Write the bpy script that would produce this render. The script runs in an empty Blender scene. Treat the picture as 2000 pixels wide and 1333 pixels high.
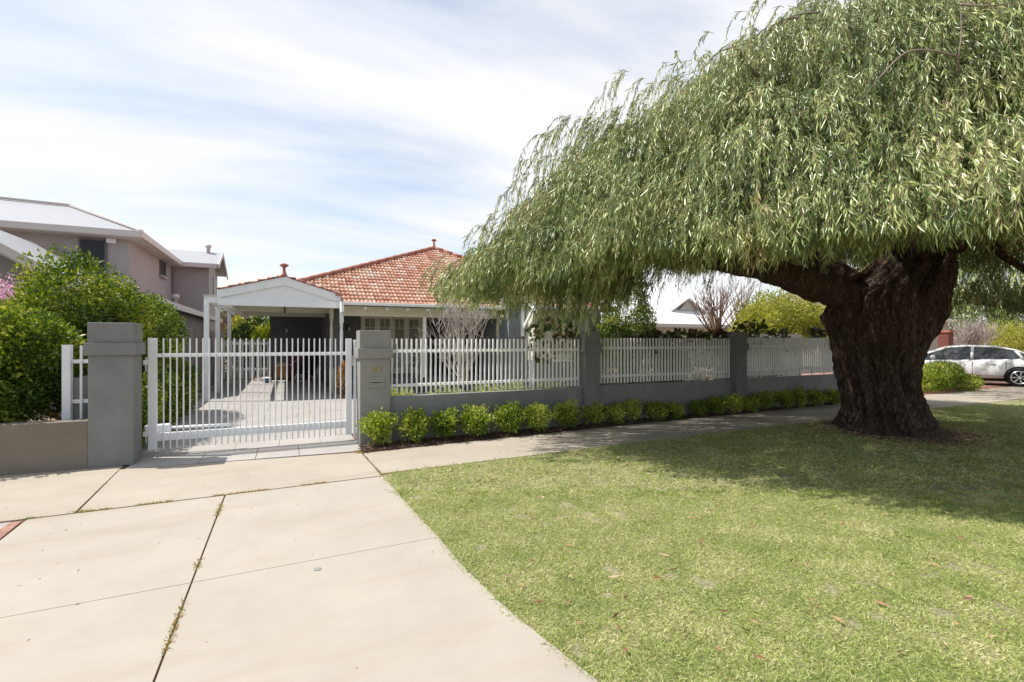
import bpy, bmesh, math, random
import numpy as np
from math import radians as R, sin, cos, pi
from mathutils import Vector, Matrix, noise as mnoise
random.seed(7); rng = np.random.default_rng(11)

# ---------------------------------------------------------------- camera, sky, sun
sc = bpy.context.scene
C = sc.collection
cam = bpy.data.cameras.new('camera'); co = bpy.data.objects.new('camera', cam); C.objects.link(co)
cam.lens = 17.0; cam.sensor_width = 36.0; cam.clip_end = 2000; cam.clip_start = 0.05
YAW = 25.0; EYE = 1.6
co.location = (0, 0, EYE); co.rotation_euler = (R(90), 0, R(-YAW)); sc.camera = co
sc.render.resolution_x, sc.render.resolution_y = 1024, 682
sc.view_settings.view_transform = 'Standard'; sc.view_settings.look = 'None'
sc.view_settings.exposure = 0.37; sc.view_settings.gamma = 1.0
sc.cycles.use_denoising = True
sc.cycles.max_bounces = 8; sc.cycles.transparent_max_bounces = 8

SUN = Vector((-0.90, 0.38, 0)).normalized() * cos(R(58)) + Vector((0, 0, sin(R(58))))
sl = bpy.data.lights.new('sun', 'SUN'); sl.energy = 5.0; sl.angle = R(0.55); sl.color = (1.0, 0.965, 0.91)
so = bpy.data.objects.new('sun', sl); C.objects.link(so); so.location = (0, 0, 30)
so.rotation_euler = SUN.to_track_quat('Z', 'Y').to_euler()

W = bpy.data.worlds.new('World'); sc.world = W; W.use_nodes = True
nt = W.node_tree; nt.nodes.clear()
def N(nt, t, **kw):
    n = nt.nodes.new(t)
    for k, v in kw.items():
        if k == 'inp':
            for a, b in v.items(): n.inputs[a].default_value = b
        else: setattr(n, k, v)
    return n
def L(nt, a, b): nt.links.new(a, b)
sky = N(nt, 'ShaderNodeTexSky', sky_type='NISHITA', sun_disc=False)
sky.sun_elevation = R(58); sky.sun_rotation = math.atan2(SUN.x, SUN.y)
bg1 = N(nt, 'ShaderNodeBackground', inp={'Strength': 0.15}); L(nt, sky.outputs[0], bg1.inputs[0])
tc = N(nt, 'ShaderNodeTexCoord')
sep = N(nt, 'ShaderNodeSeparateXYZ'); L(nt, tc.outputs['Generated'], sep.inputs[0])
zz = N(nt, 'ShaderNodeMath', operation='ADD', inp={1: 0.22}); L(nt, sep.outputs['Z'], zz.inputs[0])
zm = N(nt, 'ShaderNodeMath', operation='MAXIMUM', inp={1: 0.1}); L(nt, zz.outputs[0], zm.inputs[0])
dx = N(nt, 'ShaderNodeMath', operation='DIVIDE'); L(nt, sep.outputs['X'], dx.inputs[0]); L(nt, zm.outputs[0], dx.inputs[1])
dy = N(nt, 'ShaderNodeMath', operation='DIVIDE'); L(nt, sep.outputs['Y'], dy.inputs[0]); L(nt, zm.outputs[0], dy.inputs[1])
cmb = N(nt, 'ShaderNodeCombineXYZ'); L(nt, dx.outputs[0], cmb.inputs[0]); L(nt, dy.outputs[0], cmb.inputs[1])
mp = N(nt, 'ShaderNodeMapping'); mp.inputs['Rotation'].default_value = (0, 0, R(18)); mp.inputs['Scale'].default_value = (0.42, 1.25, 1); mp.inputs['Location'].default_value = (1.3, 0.35, 0)
L(nt, cmb.outputs[0], mp.inputs[0])
n1 = N(nt, 'ShaderNodeTexNoise', inp={'Scale': 1.15, 'Detail': 7.0, 'Roughness': 0.52, 'Distortion': 0.35}); L(nt, mp.outputs[0], n1.inputs['Vector'])
rp = N(nt, 'ShaderNodeValToRGB'); rp.color_ramp.elements[0].position = 0.34; rp.color_ramp.elements[1].position = 0.54
rp.color_ramp.elements[0].color = (0.25, 0.25, 0.25, 1); rp.color_ramp.elements[1].color = (1, 1, 1, 1)
L(nt, n1.outputs[0], rp.inputs[0])
n2 = N(nt, 'ShaderNodeTexNoise', inp={'Scale': 3.2, 'Detail': 6.0, 'Roughness': 0.6}); L(nt, mp.outputs[0], n2.inputs['Vector'])
rc = N(nt, 'ShaderNodeValToRGB'); rc.color_ramp.elements[0].position = 0.3; rc.color_ramp.elements[1].position = 0.65
rc.color_ramp.elements[0].color = (0.93, 0.95, 1.0, 1); rc.color_ramp.elements[1].color = (1.0, 1.0, 1.0, 1)
L(nt, n2.outputs[0], rc.inputs[0])
bg2 = N(nt, 'ShaderNodeBackground', inp={'Strength': 0.80}); L(nt, rc.outputs[0], bg2.inputs[0])
dt = N(nt, 'ShaderNodeVectorMath', operation='DOT_PRODUCT', inp={1: (0.30, 0.95, 0.0)}); L(nt, tc.outputs['Generated'], dt.inputs[0])
cr0 = N(nt, 'ShaderNodeMapRange', inp={'From Min': -0.15, 'From Max': 0.35, 'To Min': 0.5, 'To Max': 1.0}); L(nt, dt.outputs['Value'], cr0.inputs['Value'])
cm = N(nt, 'ShaderNodeMath', operation='MULTIPLY'); L(nt, rp.outputs[0], cm.inputs[0]); L(nt, cr0.outputs[0], cm.inputs[1])
mx = N(nt, 'ShaderNodeMixShader'); L(nt, cm.outputs[0], mx.inputs[0]); L(nt, bg1.outputs[0], mx.inputs[1]); L(nt, bg2.outputs[0], mx.inputs[2])
wo = N(nt, 'ShaderNodeOutputWorld'); L(nt, mx.outputs[0], wo.inputs[0])

# ---------------------------------------------------------------- coordinates: X along the fence, Y away from the street
SY, CY = sin(R(YAW)), cos(R(YAW)); F = 944.4
def G(u, v, h=0.0):                      # ground point (plane of height h) seen at photo pixel u, v
    z = F * (EYE - h) / (v - 667.0); r = (u - 1000) / F
    return (z * (SY + r * CY), z * (CY - r * SY))
def XatY(u, Y):                          # X on the line Y=const under photo column u
    r = (u - 1000) / F
    return Y * (SY + r * CY) / (CY - r * SY)
def DEP(u, Y):
    r = (u - 1000) / F
    return Y / (CY - r * SY)
def HatY(u, v, Y):
    return EYE + (667.0 - v) * DEP(u, Y) / F

# ---------------------------------------------------------------- materials
def mat(name, col, rough=0.7, spec=0.3, metal=0.0, var=0.0, vscale=3.0, bump=0.0, bscale=60.0, col2=None, stretch=None):
    m = bpy.data.materials.new(name); m.use_nodes = True; nt = m.node_tree
    b = nt.nodes['Principled BSDF']
    b.inputs['Base Color'].default_value = (*col, 1); b.inputs['Roughness'].default_value = rough
    b.inputs['Metallic'].default_value = metal; b.inputs['Specular IOR Level'].default_value = spec
    tc = N(nt, 'ShaderNodeTexCoord'); v = tc.outputs['Object']
    if stretch:
        mp = N(nt, 'ShaderNodeMapping'); mp.inputs['Scale'].default_value = stretch; L(nt, v, mp.inputs[0]); v = mp.outputs[0]
    if var > 0 or col2:
        n = N(nt, 'ShaderNodeTexNoise', inp={'Scale': vscale, 'Detail': 8.0, 'Roughness': 0.65}); L(nt, v, n.inputs['Vector'])
        r = N(nt, 'ShaderNodeValToRGB'); r.color_ramp.elements[0].position = 0.32; r.color_ramp.elements[1].position = 0.68
        c2 = col2 or tuple(c * (1 + var) for c in col); c1 = col if col2 else tuple(c * (1 - var) for c in col)
        r.color_ramp.elements[0].color = (*c1, 1); r.color_ramp.elements[1].color = (*c2, 1)
        L(nt, n.outputs[0], r.inputs[0]); L(nt, r.outputs[0], b.inputs['Base Color'])
    if bump > 0:
        n = N(nt, 'ShaderNodeTexNoise', inp={'Scale': bscale, 'Detail': 6.0, 'Roughness': 0.6}); L(nt, v, n.inputs['Vector'])
        bp = N(nt, 'ShaderNodeBump', inp={'Strength': bump, 'Distance': 0.02}); L(nt, n.outputs[0], bp.inputs['Height']); L(nt, bp.outputs[0], b.inputs['Normal'])
    return m

def leafmat(name, cols, rough=0.45, trans=0.35, spec=0.4, clump=1.5, cs=1.6):
    """colour picked per leaf (mesh island)"""
    m = bpy.data.materials.new(name); m.use_nodes = True; nt = m.node_tree
    b = nt.nodes['Principled BSDF']; out = nt.nodes['Material Output']
    g = N(nt, 'ShaderNodeNewGeometry')
    r = N(nt, 'ShaderNodeValToRGB'); els = r.color_ramp.elements
    while len(els) < len(cols): els.new(0.5)
    for i, (p, c) in enumerate(cols): els[i].position = p; els[i].color = (*c, 1)
    tcn = N(nt, 'ShaderNodeTexCoord')
    nn = N(nt, 'ShaderNodeTexNoise', inp={'Scale': cs, 'Detail': 3.0}); L(nt, tcn.outputs['Object'], nn.inputs['Vector'])
    mm = N(nt, 'ShaderNodeMath', operation='MULTIPLY_ADD', inp={1: 0.62}); L(nt, g.outputs['Random Per Island'], mm.inputs[0])
    ms = N(nt, 'ShaderNodeMath', operation='MULTIPLY_ADD', inp={1: clump, 2: .19 - clump / 2}); L(nt, nn.outputs[0], ms.inputs[0]); L(nt, ms.outputs[0], mm.inputs[2])
    L(nt, mm.outputs[0], r.inputs[0]); L(nt, r.outputs[0], b.inputs['Base Color'])
    b.inputs['Roughness'].default_value = rough; b.inputs['Specular IOR Level'].default_value = spec
    t = N(nt, 'ShaderNodeBsdfTranslucent')
    hs = N(nt, 'ShaderNodeHueSaturation', inp={'Hue': 0.485, 'Saturation': 1.15, 'Value': 1.35}); L(nt, r.outputs[0], hs.inputs['Color']); L(nt, hs.outputs[0], t.inputs[0])
    mx = N(nt, 'ShaderNodeMixShader', inp={0: trans}); L(nt, b.outputs[0], mx.inputs[1]); L(nt, t.outputs[0], mx.inputs[2]); L(nt, mx.outputs[0], out.inputs[0])
    return m

def concrete(name, c1, c2, stain=(0.30, 0.24, 0.17), fine=260.0):
    m = bpy.data.materials.new(name); m.use_nodes = True; nt = m.node_tree; b = nt.nodes['Principled BSDF']
    b.inputs['Roughness'].default_value = 0.85; b.inputs['Specular IOR Level'].default_value = 0.2
    tc = N(nt, 'ShaderNodeTexCoord')
    n = N(nt, 'ShaderNodeTexNoise', inp={'Scale': 0.9, 'Detail': 10.0, 'Roughness': 0.72}); L(nt, tc.outputs['Object'], n.inputs['Vector'])
    r = N(nt, 'ShaderNodeValToRGB'); r.color_ramp.elements[0].position = .3; r.color_ramp.elements[1].position = .7
    r.color_ramp.elements[0].color = (*c1, 1); r.color_ramp.elements[1].color = (*c2, 1); L(nt, n.outputs[0], r.inputs[0])
    s = N(nt, 'ShaderNodeTexNoise', inp={'Scale': fine, 'Detail': 3.0, 'Roughness': 0.7}); L(nt, tc.outputs['Object'], s.inputs['Vector'])
    sr = N(nt, 'ShaderNodeValToRGB'); sr.color_ramp.elements[0].position = .3; sr.color_ramp.elements[1].position = .62
    sr.color_ramp.elements[0].color = (.62, .60, .56, 1); sr.color_ramp.elements[1].color = (1.08, 1.08, 1.08, 1); L(nt, s.outputs[0], sr.inputs[0])
    mu = N(nt, 'ShaderNodeMix', data_type='RGBA', blend_type='MULTIPLY', inp={0: 0.8}); L(nt, r.outputs[0], mu.inputs[6]); L(nt, sr.outputs[0], mu.inputs[7])
    mpn = N(nt, 'ShaderNodeMapping'); mpn.inputs['Scale'].default_value = (0.35, 1.6, 1); mpn.inputs['Rotation'].default_value = (0, 0, .35); L(nt, tc.outputs['Object'], mpn.inputs[0])
    st = N(nt, 'ShaderNodeTexNoise', inp={'Scale': 1.7, 'Detail': 5.0, 'Roughness': .55}); L(nt, mpn.outputs[0], st.inputs['Vector'])
    sr2 = N(nt, 'ShaderNodeValToRGB'); sr2.color_ramp.elements[0].position = .52; sr2.color_ramp.elements[1].position = .80
    sr2.color_ramp.elements[0].color = (0, 0, 0, 1); sr2.color_ramp.elements[1].color = (.62, .62, .62, 1); L(nt, st.outputs[0], sr2.inputs[0])
    m3 = N(nt, 'ShaderNodeMix', data_type='RGBA', inp={7: (*stain, 1)}); L(nt, sr2.outputs[0], m3.inputs[0]); L(nt, mu.outputs[2], m3.inputs[6])
    L(nt, m3.outputs[2], b.inputs['Base Color'])
    bp = N(nt, 'ShaderNodeBump', inp={'Strength': .25, 'Distance': .004}); L(nt, s.outputs[0], bp.inputs['Height']); L(nt, bp.outputs[0], b.inputs['Normal'])
    return m

M = {}
M['conc'] = concrete('pale_concrete', (.355, .320, .268), (.435, .393, .330))
M['conc2'] = concrete('path_concrete', (.35, .305, .245), (.435, .385, .315), fine=200)
M['paver'] = concrete('grey_paving', (.33, .31, .29), (.42, .395, .37), fine=120)
M['pillar'] = mat('grey_render', (.205, .206, .197), .85, .2, var=.13, vscale=2.2, bump=.5, bscale=55)
M['pillar2'] = mat('bounce_lit_warm_render', (.26, .255, .235), .85, .2, var=.12, vscale=2.2, bump=.5, bscale=55)  # right pillar's warm grey render, lightened in colour to stand in for bounce light
M['wallg'] = mat('low_wall_render', (.255, .255, .245), .85, .2, var=.16, vscale=1.6, bump=.5, bscale=55)
M['brownwall'] = mat('brown_render', (.20, .175, .14), .88, .2, var=.10, vscale=1.5, bump=.3, bscale=60)
M['white'] = mat('white_paint', (.85, .85, .83), .45, .35, var=.04, vscale=5)
M['gatew'] = mat('gate_paint', (.76, .77, .77), .38, .45, var=.03, vscale=4)
M['cream'] = mat('cream_paint', (.62, .60, .50), .5, .3, var=.05, vscale=4)
M['dkwall'] = mat('dark_grey_wall', (.145, .145, .15), .85, .2, var=.12, vscale=1.2, bump=.3, bscale=40)
M['midwall'] = mat('bluegrey_wall', (.20, .21, .225), .85, .2, var=.06, vscale=1.2, bump=.3, bscale=40)
M['black'] = mat('black_shade_cloth', (.018, .018, .02), .8, .2)
M['soffit'] = mat('soffit', (.42, .40, .34), .7, .2, var=.05)
M['mauve'] = mat('mauve_render', (.375, .335, .322), .85, .2, var=.05, vscale=.8, bump=.2, bscale=30)
M['mauve2'] = mat('taupe_render', (.27, .245, .235), .85, .2, var=.05, vscale=.8, bump=.2, bscale=30)
M['fascia'] = mat('pale_fascia', (.55, .50, .47), .5, .3)
M['glassd'] = mat('dark_glass', (.02, .021, .023), .35, .3)
M['curtain'] = mat('curtained_glass', (.20, .19, .155), .25, .5, var=.25, vscale=6, stretch=(8, 8, .5))
M['mulch'] = mat('bark_mulch', (.045, .028, .02), .95, .1, col2=(.14, .085, .06), vscale=45, bump=1.0, bscale=50)
M['soil'] = mat('sandy_soil', (.16, .12, .08), .95, .1, col2=(.28, .22, .15), vscale=14, bump=.6, bscale=60)
M['joint'] = mat('joint_dirt', (.11, .07, .045), .95, .1, col2=(.22, .13, .08), vscale=30)
M['brickred'] = mat('brick_pavers', (.30, .15, .10), .85, .2, var=.2, vscale=9)
M['metal'] = mat('brushed_steel', (.5, .5, .5), .3, .5, metal=1.0)
M['brass'] = mat('brass', (.50, .34, .13), .5, .5, metal=.6)
M['rubber'] = mat('rubber', (.02, .02, .02), .8, .2)
M['card'] = mat('cardboard', (.42, .22, .10), .8, .2, var=.08)
M['plasticw'] = mat('white_plastic', (.7, .72, .75), .4, .4)
M['redplastic'] = mat('dark_red_plastic', (.12, .02, .02), .5, .4)
M['twigw'] = mat('pale_twig', (.40, .35, .32), .8, .2, var=.2, vscale=6)
M['twigm'] = mat('grey_brown_twig', (.26, .205, .17), .8, .2, var=.25, vscale=6)
M['twigb'] = mat('brown_twig', (.20, .13, .095), .8, .2, var=.3, vscale=8)
M['carpaint'] = mat('silver_car_paint', (.74, .75, .76), .33, .5, metal=.05)
M['carglass'] = mat('car_glass', (.05, .055, .06), .05, .8)
M['rim'] = mat('alloy', (.6, .6, .62), .25, .6, metal=.8)
M['lampred'] = mat('tail_lamp', (.35, .01, .01), .2, .6)

def bark():
    m = bpy.data.materials.new('fibrous_bark'); m.use_nodes = True; nt = m.node_tree; b = nt.nodes['Principled BSDF']
    b.inputs['Roughness'].default_value = .9; b.inputs['Specular IOR Level'].default_value = .15
    tc = N(nt, 'ShaderNodeTexCoord'); mp = N(nt, 'ShaderNodeMapping'); mp.inputs['Scale'].default_value = (1, 1, .24); L(nt, tc.outputs['Object'], mp.inputs[0])
    n = N(nt, 'ShaderNodeTexNoise', inp={'Scale': 16.0, 'Detail': 9.0, 'Roughness': .72, 'Distortion': 1.9}); L(nt, mp.outputs[0], n.inputs['Vector'])
    r = N(nt, 'ShaderNodeValToRGB'); e = r.color_ramp.elements; e[0].position = .34; e[1].position = .70
    e[0].color = (.024, .016, .012, 1); e[1].color = (.36, .285, .225, 1); x = e.new(.52); x.color = (.115, .080, .060, 1); L(nt, n.outputs[0], r.inputs[0])
    n2 = N(nt, 'ShaderNodeTexNoise', inp={'Scale': 1.6, 'Detail': 4.0}); L(nt, tc.outputs['Object'], n2.inputs['Vector'])
    r2 = N(nt, 'ShaderNodeValToRGB'); r2.color_ramp.elements[0].position = .45; r2.color_ramp.elements[1].position = .65
    L(nt, n2.outputs[0], r2.inputs[0])
    mu = N(nt, 'ShaderNodeMix', data_type='RGBA', blend_type='MULTIPLY', inp={7: (.95, .85, .78, 1)}); L(nt, r2.outputs[0], mu.inputs[0]); L(nt, r.outputs[0], mu.inputs[6])
    L(nt, mu.outputs[2], b.inputs['Base Color'])
    bp = N(nt, 'ShaderNodeBump', inp={'Strength': 1.0, 'Distance': .09}); L(nt, n.outputs[0], bp.inputs['Height']); L(nt, bp.outputs[0], b.inputs['Normal'])
    return m
M['bark'] = bark()

def tilemat():
    m = bpy.data.materials.new('terracotta_tile'); m.use_nodes = True; nt = m.node_tree; b = nt.nodes['Principled BSDF']
    b.inputs['Roughness'].default_value = .75; b.inputs['Specular IOR Level'].default_value = .25
    uv = N(nt, 'ShaderNodeUVMap'); fl = N(nt, 'ShaderNodeVectorMath', operation='FLOOR'); L(nt, uv.outputs[0], fl.inputs[0])
    w = N(nt, 'ShaderNodeTexWhiteNoise'); L(nt, fl.outputs[0], w.inputs['Vector'])
    r = N(nt, 'ShaderNodeValToRGB'); e = r.color_ramp.elements; e[0].position = 0; e[1].position = 1
    e[0].color = (.50, .23, .15, 1); e[1].color = (.72, .62, .52, 1); x = e.new(.45); x.color = (.66, .36, .24, 1); x = e.new(.85); x.color = (.74, .50, .37, 1)
    L(nt, w.outputs['Value'], r.inputs[0])
    tc = N(nt, 'ShaderNodeTexCoord')
    n = N(nt, 'ShaderNodeTexNoise', inp={'Scale': 9.0, 'Detail': 7.0, 'Roughness': .7}); L(nt, tc.outputs['Object'], n.inputs['Vector'])
    r2 = N(nt, 'ShaderNodeValToRGB'); r2.color_ramp.elements[0].position = .35; r2.color_ramp.elements[1].position = .7
    r2.color_ramp.elements[0].color = (.55, .5, .48, 1); r2.color_ramp.elements[1].color = (1.12, 1.12, 1.15, 1); L(nt, n.outputs[0], r2.inputs[0])
    mu = N(nt, 'ShaderNodeMix', data_type='RGBA', blend_type='MULTIPLY', inp={0: 1.0}); L(nt, r.outputs[0], mu.inputs[6]); L(nt, r2.outputs[0], mu.inputs[7])
    L(nt, mu.outputs[2], b.inputs['Base Color'])
    return m
M['tile'] = tilemat()
M['ridge'] = mat('ridge_tile', (.33, .11, .075), .8, .2, col2=(.40, .20, .15), vscale=7)

def corrugated():
    m = mat('white_corrugated', (.38, .38, .385), .4, .4); nt = m.node_tree; b = nt.nodes['Principled BSDF']
    uv = N(nt, 'ShaderNodeUVMap'); w = N(nt, 'ShaderNodeTexWave', wave_type='BANDS', bands_direction='X', inp={'Scale': 4.2, 'Distortion': 0}); L(nt, uv.outputs[0], w.inputs['Vector'])
    bp = N(nt, 'ShaderNodeBump', inp={'Strength': .6, 'Distance': .02}); L(nt, w.outputs[0], bp.inputs['Height']); L(nt, bp.outputs[0], b.inputs['Normal'])
    return m
M['corr'] = corrugated()

def lawnmat():
    m = bpy.data.materials.new('lawn_thatch'); m.use_nodes = True; nt = m.node_tree; b = nt.nodes['Principled BSDF']
    b.inputs['Roughness'].default_value = .95; b.inputs['Specular IOR Level'].default_value = .1
    tc = N(nt, 'ShaderNodeTexCoord')
    a = N(nt, 'ShaderNodeTexNoise', inp={'Scale': 60.0, 'Detail': 6.0, 'Roughness': .8}); L(nt, tc.outputs['Object'], a.inputs['Vector'])
    r = N(nt, 'ShaderNodeValToRGB'); e = r.color_ramp.elements; e[0].position = .35; e[1].position = .72
    e[0].color = (.10, .10, .04, 1); e[1].color = (.56, .51, .38, 1); x = e.new(.52); x.color = (.31, .29, .16, 1); L(nt, a.outputs[0], r.inputs[0])
    L(nt, r.outputs[0], b.inputs['Base Color'])
    bp = N(nt, 'ShaderNodeBump', inp={'Strength': .8, 'Distance': .02}); L(nt, a.outputs[0], bp.inputs['Height']); L(nt, bp.outputs[0], b.inputs['Normal'])
    return m
M['lawn'] = lawnmat()
M['grass'] = leafmat('grass_blade', [(0, (.10, .17, .03)), (.35, (.27, .35, .08)), (.65, (.50, .52, .20)), (.85, (.68, .62, .38)), (1, (.80, .70, .52))], rough=.5, trans=.3, clump=.75, cs=2.6)
M['pep'] = leafmat('peppermint_leaf', [(0, (.045, .085, .022)), (.35, (.155, .225, .062)), (.68, (.35, .41, .135)), (.92, (.66, .66, .30)), (1, (.48, .36, .18))], rough=.33, trans=.14, spec=.6)
M['box'] = leafmat('box_leaf', [(0, (.05, .10, .012)), (.45, (.22, .31, .04)), (.75, (.46, .50, .09)), (1, (.72, .68, .24))], rough=.4, trans=.35)
M['hedge'] = leafmat('hedge_leaf', [(0, (.022, .05, .010)), (.45, (.085, .15, .02)), (.75, (.28, .34, .045)), (1, (.64, .60, .14))], rough=.42, trans=.3, spec=.3)
M['dkleaf'] = leafmat('dark_leaf', [(0, (.02, .045, .012)), (.6, (.06, .11, .025)), (1, (.16, .20, .04))], rough=.35, trans=.25)
M['yleaf'] = leafmat('yellow_leaf', [(0, (.10, .16, .03)), (.5, (.30, .34, .055)), (1, (.62, .56, .14))], rough=.5, trans=.4)
M['vine'] = leafmat('vine_leaf', [(0, (.04, .03, .02)), (.3, (.10, .045, .03)), (.5, (.07, .11, .035)), (.75, (.11, .15, .04)), (.88, (.24, .08, .04)), (1, (.32, .28, .07))], rough=.4, trans=.25)
M['pink'] = leafmat('pink_petal', [(0, (.38, .16, .20)), (.5, (.62, .36, .44)), (1, (.78, .62, .66))], rough=.6, trans=.4)
M['golden'] = leafmat('golden_leaf', [(0, (.10, .035, .02)), (.4, (.36, .17, .05)), (.7, (.56, .38, .10)), (1, (.68, .58, .24))], rough=.5, trans=.3)
M['dry'] = leafmat('dry_leaf', [(0, (.16, .07, .035)), (.5, (.36, .20, .10)), (1, (.55, .42, .28))], rough=.7, trans=.1)

# ---------------------------------------------------------------- mesh helpers
class MB:
    def __init__(s): s.v = []; s.f = []; s.uv = None
    def add(s, vs, fs):
        o = len(s.v); s.v += [tuple(p) for p in vs]; s.f += [tuple(i + o for i in f) for f in fs]; return s
    def box(s, x0, x1, y0, y1, z0, z1):
        return s.add([(x0, y0, z0), (x1, y0, z0), (x1, y1, z0), (x0, y1, z0), (x0, y0, z1), (x1, y0, z1), (x1, y1, z1), (x0, y1, z1)],
                     [(0, 3, 2, 1), (4, 5, 6, 7), (0, 1, 5, 4), (1, 2, 6, 5), (2, 3, 7, 6), (3, 0, 4, 7)])
    def beam(s, a, b, w, h, up=(0, 0, 1)):
        a, b, up = Vector(a), Vector(b), Vector(up); d = (b - a).normalized(); sd = d.cross(up).normalized(); u = sd.cross(d)
        vs = [p + sd * (w / 2 * i) + u * (h / 2 * j) for p in (a, b) for i, j in ((-1, -1), (1, -1), (1, 1), (-1, 1))]
        return s.add(vs, [(0, 1, 2, 3), (7, 6, 5, 4), (0, 4, 5, 1), (1, 5, 6, 2), (2, 6, 7, 3), (3, 7, 4, 0)])
    def prism(s, pts, d):                # pts: 3D polygon, d: extrusion vector
        n = len(pts); d = Vector(d); vs = [Vector(p) for p in pts] + [Vector(p) + d for p in pts]
        return s.add(vs, [tuple(range(n))[::-1], tuple(range(n, 2 * n))] + [(i, (i + 1) % n, n + (i + 1) % n, n + i) for i in range(n)])
    def tube(s, pts, rad, seg=8, cap=True):
        pts = [Vector(p) for p in pts]; n = len(pts)
        if not hasattr(rad, '__len__'): rad = [rad] * n
        ref = Vector((0.3, 0.2, 1)).normalized(); o = len(s.v)
        for i, p in enumerate(pts):
            t = (pts[min(i + 1, n - 1)] - pts[max(i - 1, 0)]).normalized()
            if abs(t.dot(ref)) > .97: ref = Vector((1, .1, 0)).normalized()
            a = t.cross(ref).normalized(); b = t.cross(a)
            for k in range(seg):
                q = 2 * pi * k / seg; s.v.append(tuple(p + (a * cos(q) + b * sin(q)) * rad[i]))
        for i in range(n - 1):
            for k in range(seg):
                k2 = (k + 1) % seg; s.f.append((o + i * seg + k, o + i * seg + k2, o + (i + 1) * seg + k2, o + (i + 1) * seg + k))
        if cap: s.f.append(tuple(o + k for k in range(seg))[::-1]); s.f.append(tuple(o + (n - 1) * seg + k for k in range(seg)))
        return s
    def lathe(s, c, prof, seg=16):       # prof: (r, z)
        o = len(s.v)
        for r, z in prof:
            for k in range(seg): s.v.append((c[0] + r * cos(2 * pi * k / seg), c[1] + r * sin(2 * pi * k / seg), c[2] + z))
        for i in range(len(prof) - 1):
            for k in range(seg):
                k2 = (k + 1) % seg; s.f.append((o + i * seg + k, o + i * seg + k2, o + (i + 1) * seg + k2, o + (i + 1) * seg + k))
        s.f.append(tuple(o + k for k in range(seg))[::-1]); s.f.append(tuple(o + (len(prof) - 1) * seg + k for k in range(seg))); return s
    def build(s, name, m, parent=None, smooth=False, bevel=0.0, origin=None):
        me = bpy.data.meshes.new(name); me.from_pydata(s.v, [], s.f)
        bm = bmesh.new(); bm.from_mesh(me); bmesh.ops.recalc_face_normals(bm, faces=bm.faces); bm.to_mesh(me); bm.free()
        me.materials.append(m); o = bpy.data.objects.new(name, me); C.objects.link(o)
        if smooth: me.polygons.foreach_set('use_smooth', [True] * len(me.polygons))
        if bevel: b = o.modifiers.new('bevel', 'BEVEL'); b.width = bevel; b.segments = 2; b.limit_method = 'ANGLE'
        if parent: o.parent = parent; o.location = -Vector(parent.location) if parent.type == 'EMPTY' and not parent.get('local') else (0, 0, 0)
        if parent and parent.type == 'MESH': o.location = (0, 0, 0)
        return o
def tag(o, label=None, cat=None, group=None, kind=None):
    for k, v in (('label', label), ('category', cat), ('group', group), ('kind', kind)):
        if v: o[k] = v
    return o
def empty(name, loc, label, cat, group=None, rz=0, local=False):
    o = bpy.data.objects.new(name, None); C.objects.link(o); o.location = loc; o.rotation_euler = (0, 0, rz); o.empty_display_size = .2
    if local: o['local'] = 1
    return tag(o, label, cat, group)
def struct(o): o['kind'] = 'structure'; return o
def sheet(name, pts, z, m):
    mb = MB(); mb.add([(p[0], p[1], z) for p in pts], [tuple(range(len(pts)))]); return mb.build(name, m)

def npmesh(name, V, T, m, parent=None, smooth=False):
    me = bpy.data.meshes.new(name); V = np.ascontiguousarray(V, dtype=np.float32); T = np.ascontiguousarray(T, dtype=np.int32)
    k = T.shape[1]; me.vertices.add(len(V)); me.vertices.foreach_set('co', V.ravel())
    me.loops.add(T.size); me.loops.foreach_set('vertex_index', T.ravel())
    me.polygons.add(len(T)); me.polygons.foreach_set('loop_start', np.arange(0, T.size, k, dtype=np.int32)); me.polygons.foreach_set('loop_total', np.full(len(T), k, dtype=np.int32))
    me.update(calc_edges=True); me.materials.append(m)
    if smooth: me.polygons.foreach_set('use_smooth', np.ones(len(T), dtype=bool))
    o = bpy.data.objects.new(name, me); C.objects.link(o)
    if parent: o.parent = parent; o.location = -Vector(parent.location) if parent.type == 'EMPTY' else (0, 0, 0)
    return o
def nrm(a): return a / np.maximum(np.linalg.norm(a, axis=1, keepdims=True), 1e-9)
def leaf_arrays(P, D, Ln, Wd, fold=.25, S=None):
    n = len(P); D = nrm(D)
    rnd = rng.normal(size=(n, 3)) if S is None else S
    A = nrm(np.cross(D, rnd)); Nn = np.cross(A, D)
    mid = P + D * (Ln * .45)[:, None]
    V = np.empty((n, 4, 3)); V[:, 0] = P
    V[:, 1] = mid + A * (Wd * .5)[:, None] + Nn * (Wd * fold)[:, None]
    V[:, 2] = P + D * Ln[:, None]
    V[:, 3] = mid - A * (Wd * .5)[:, None] + Nn * (Wd * fold)[:, None]
    b = np.arange(n)[:, None] * 4
    T = np.concatenate([b + np.array([[0, 1, 2]]), b + np.array([[0, 2, 3]])], axis=0)
    return V.reshape(-1, 3), T
def leaves(name, P, D, Ln, Wd, m, parent=None, **k):
    V, T = leaf_arrays(P, D, Ln, Wd, **k); return npmesh(name, V, T, m, parent)
def fnoise(P, sc_, seed=0.0):
    return np.array([mnoise.noise(Vector((p[0] * sc_ + seed, p[1] * sc_ - seed, p[2] * sc_ + seed * .5))) for p in P])

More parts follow.
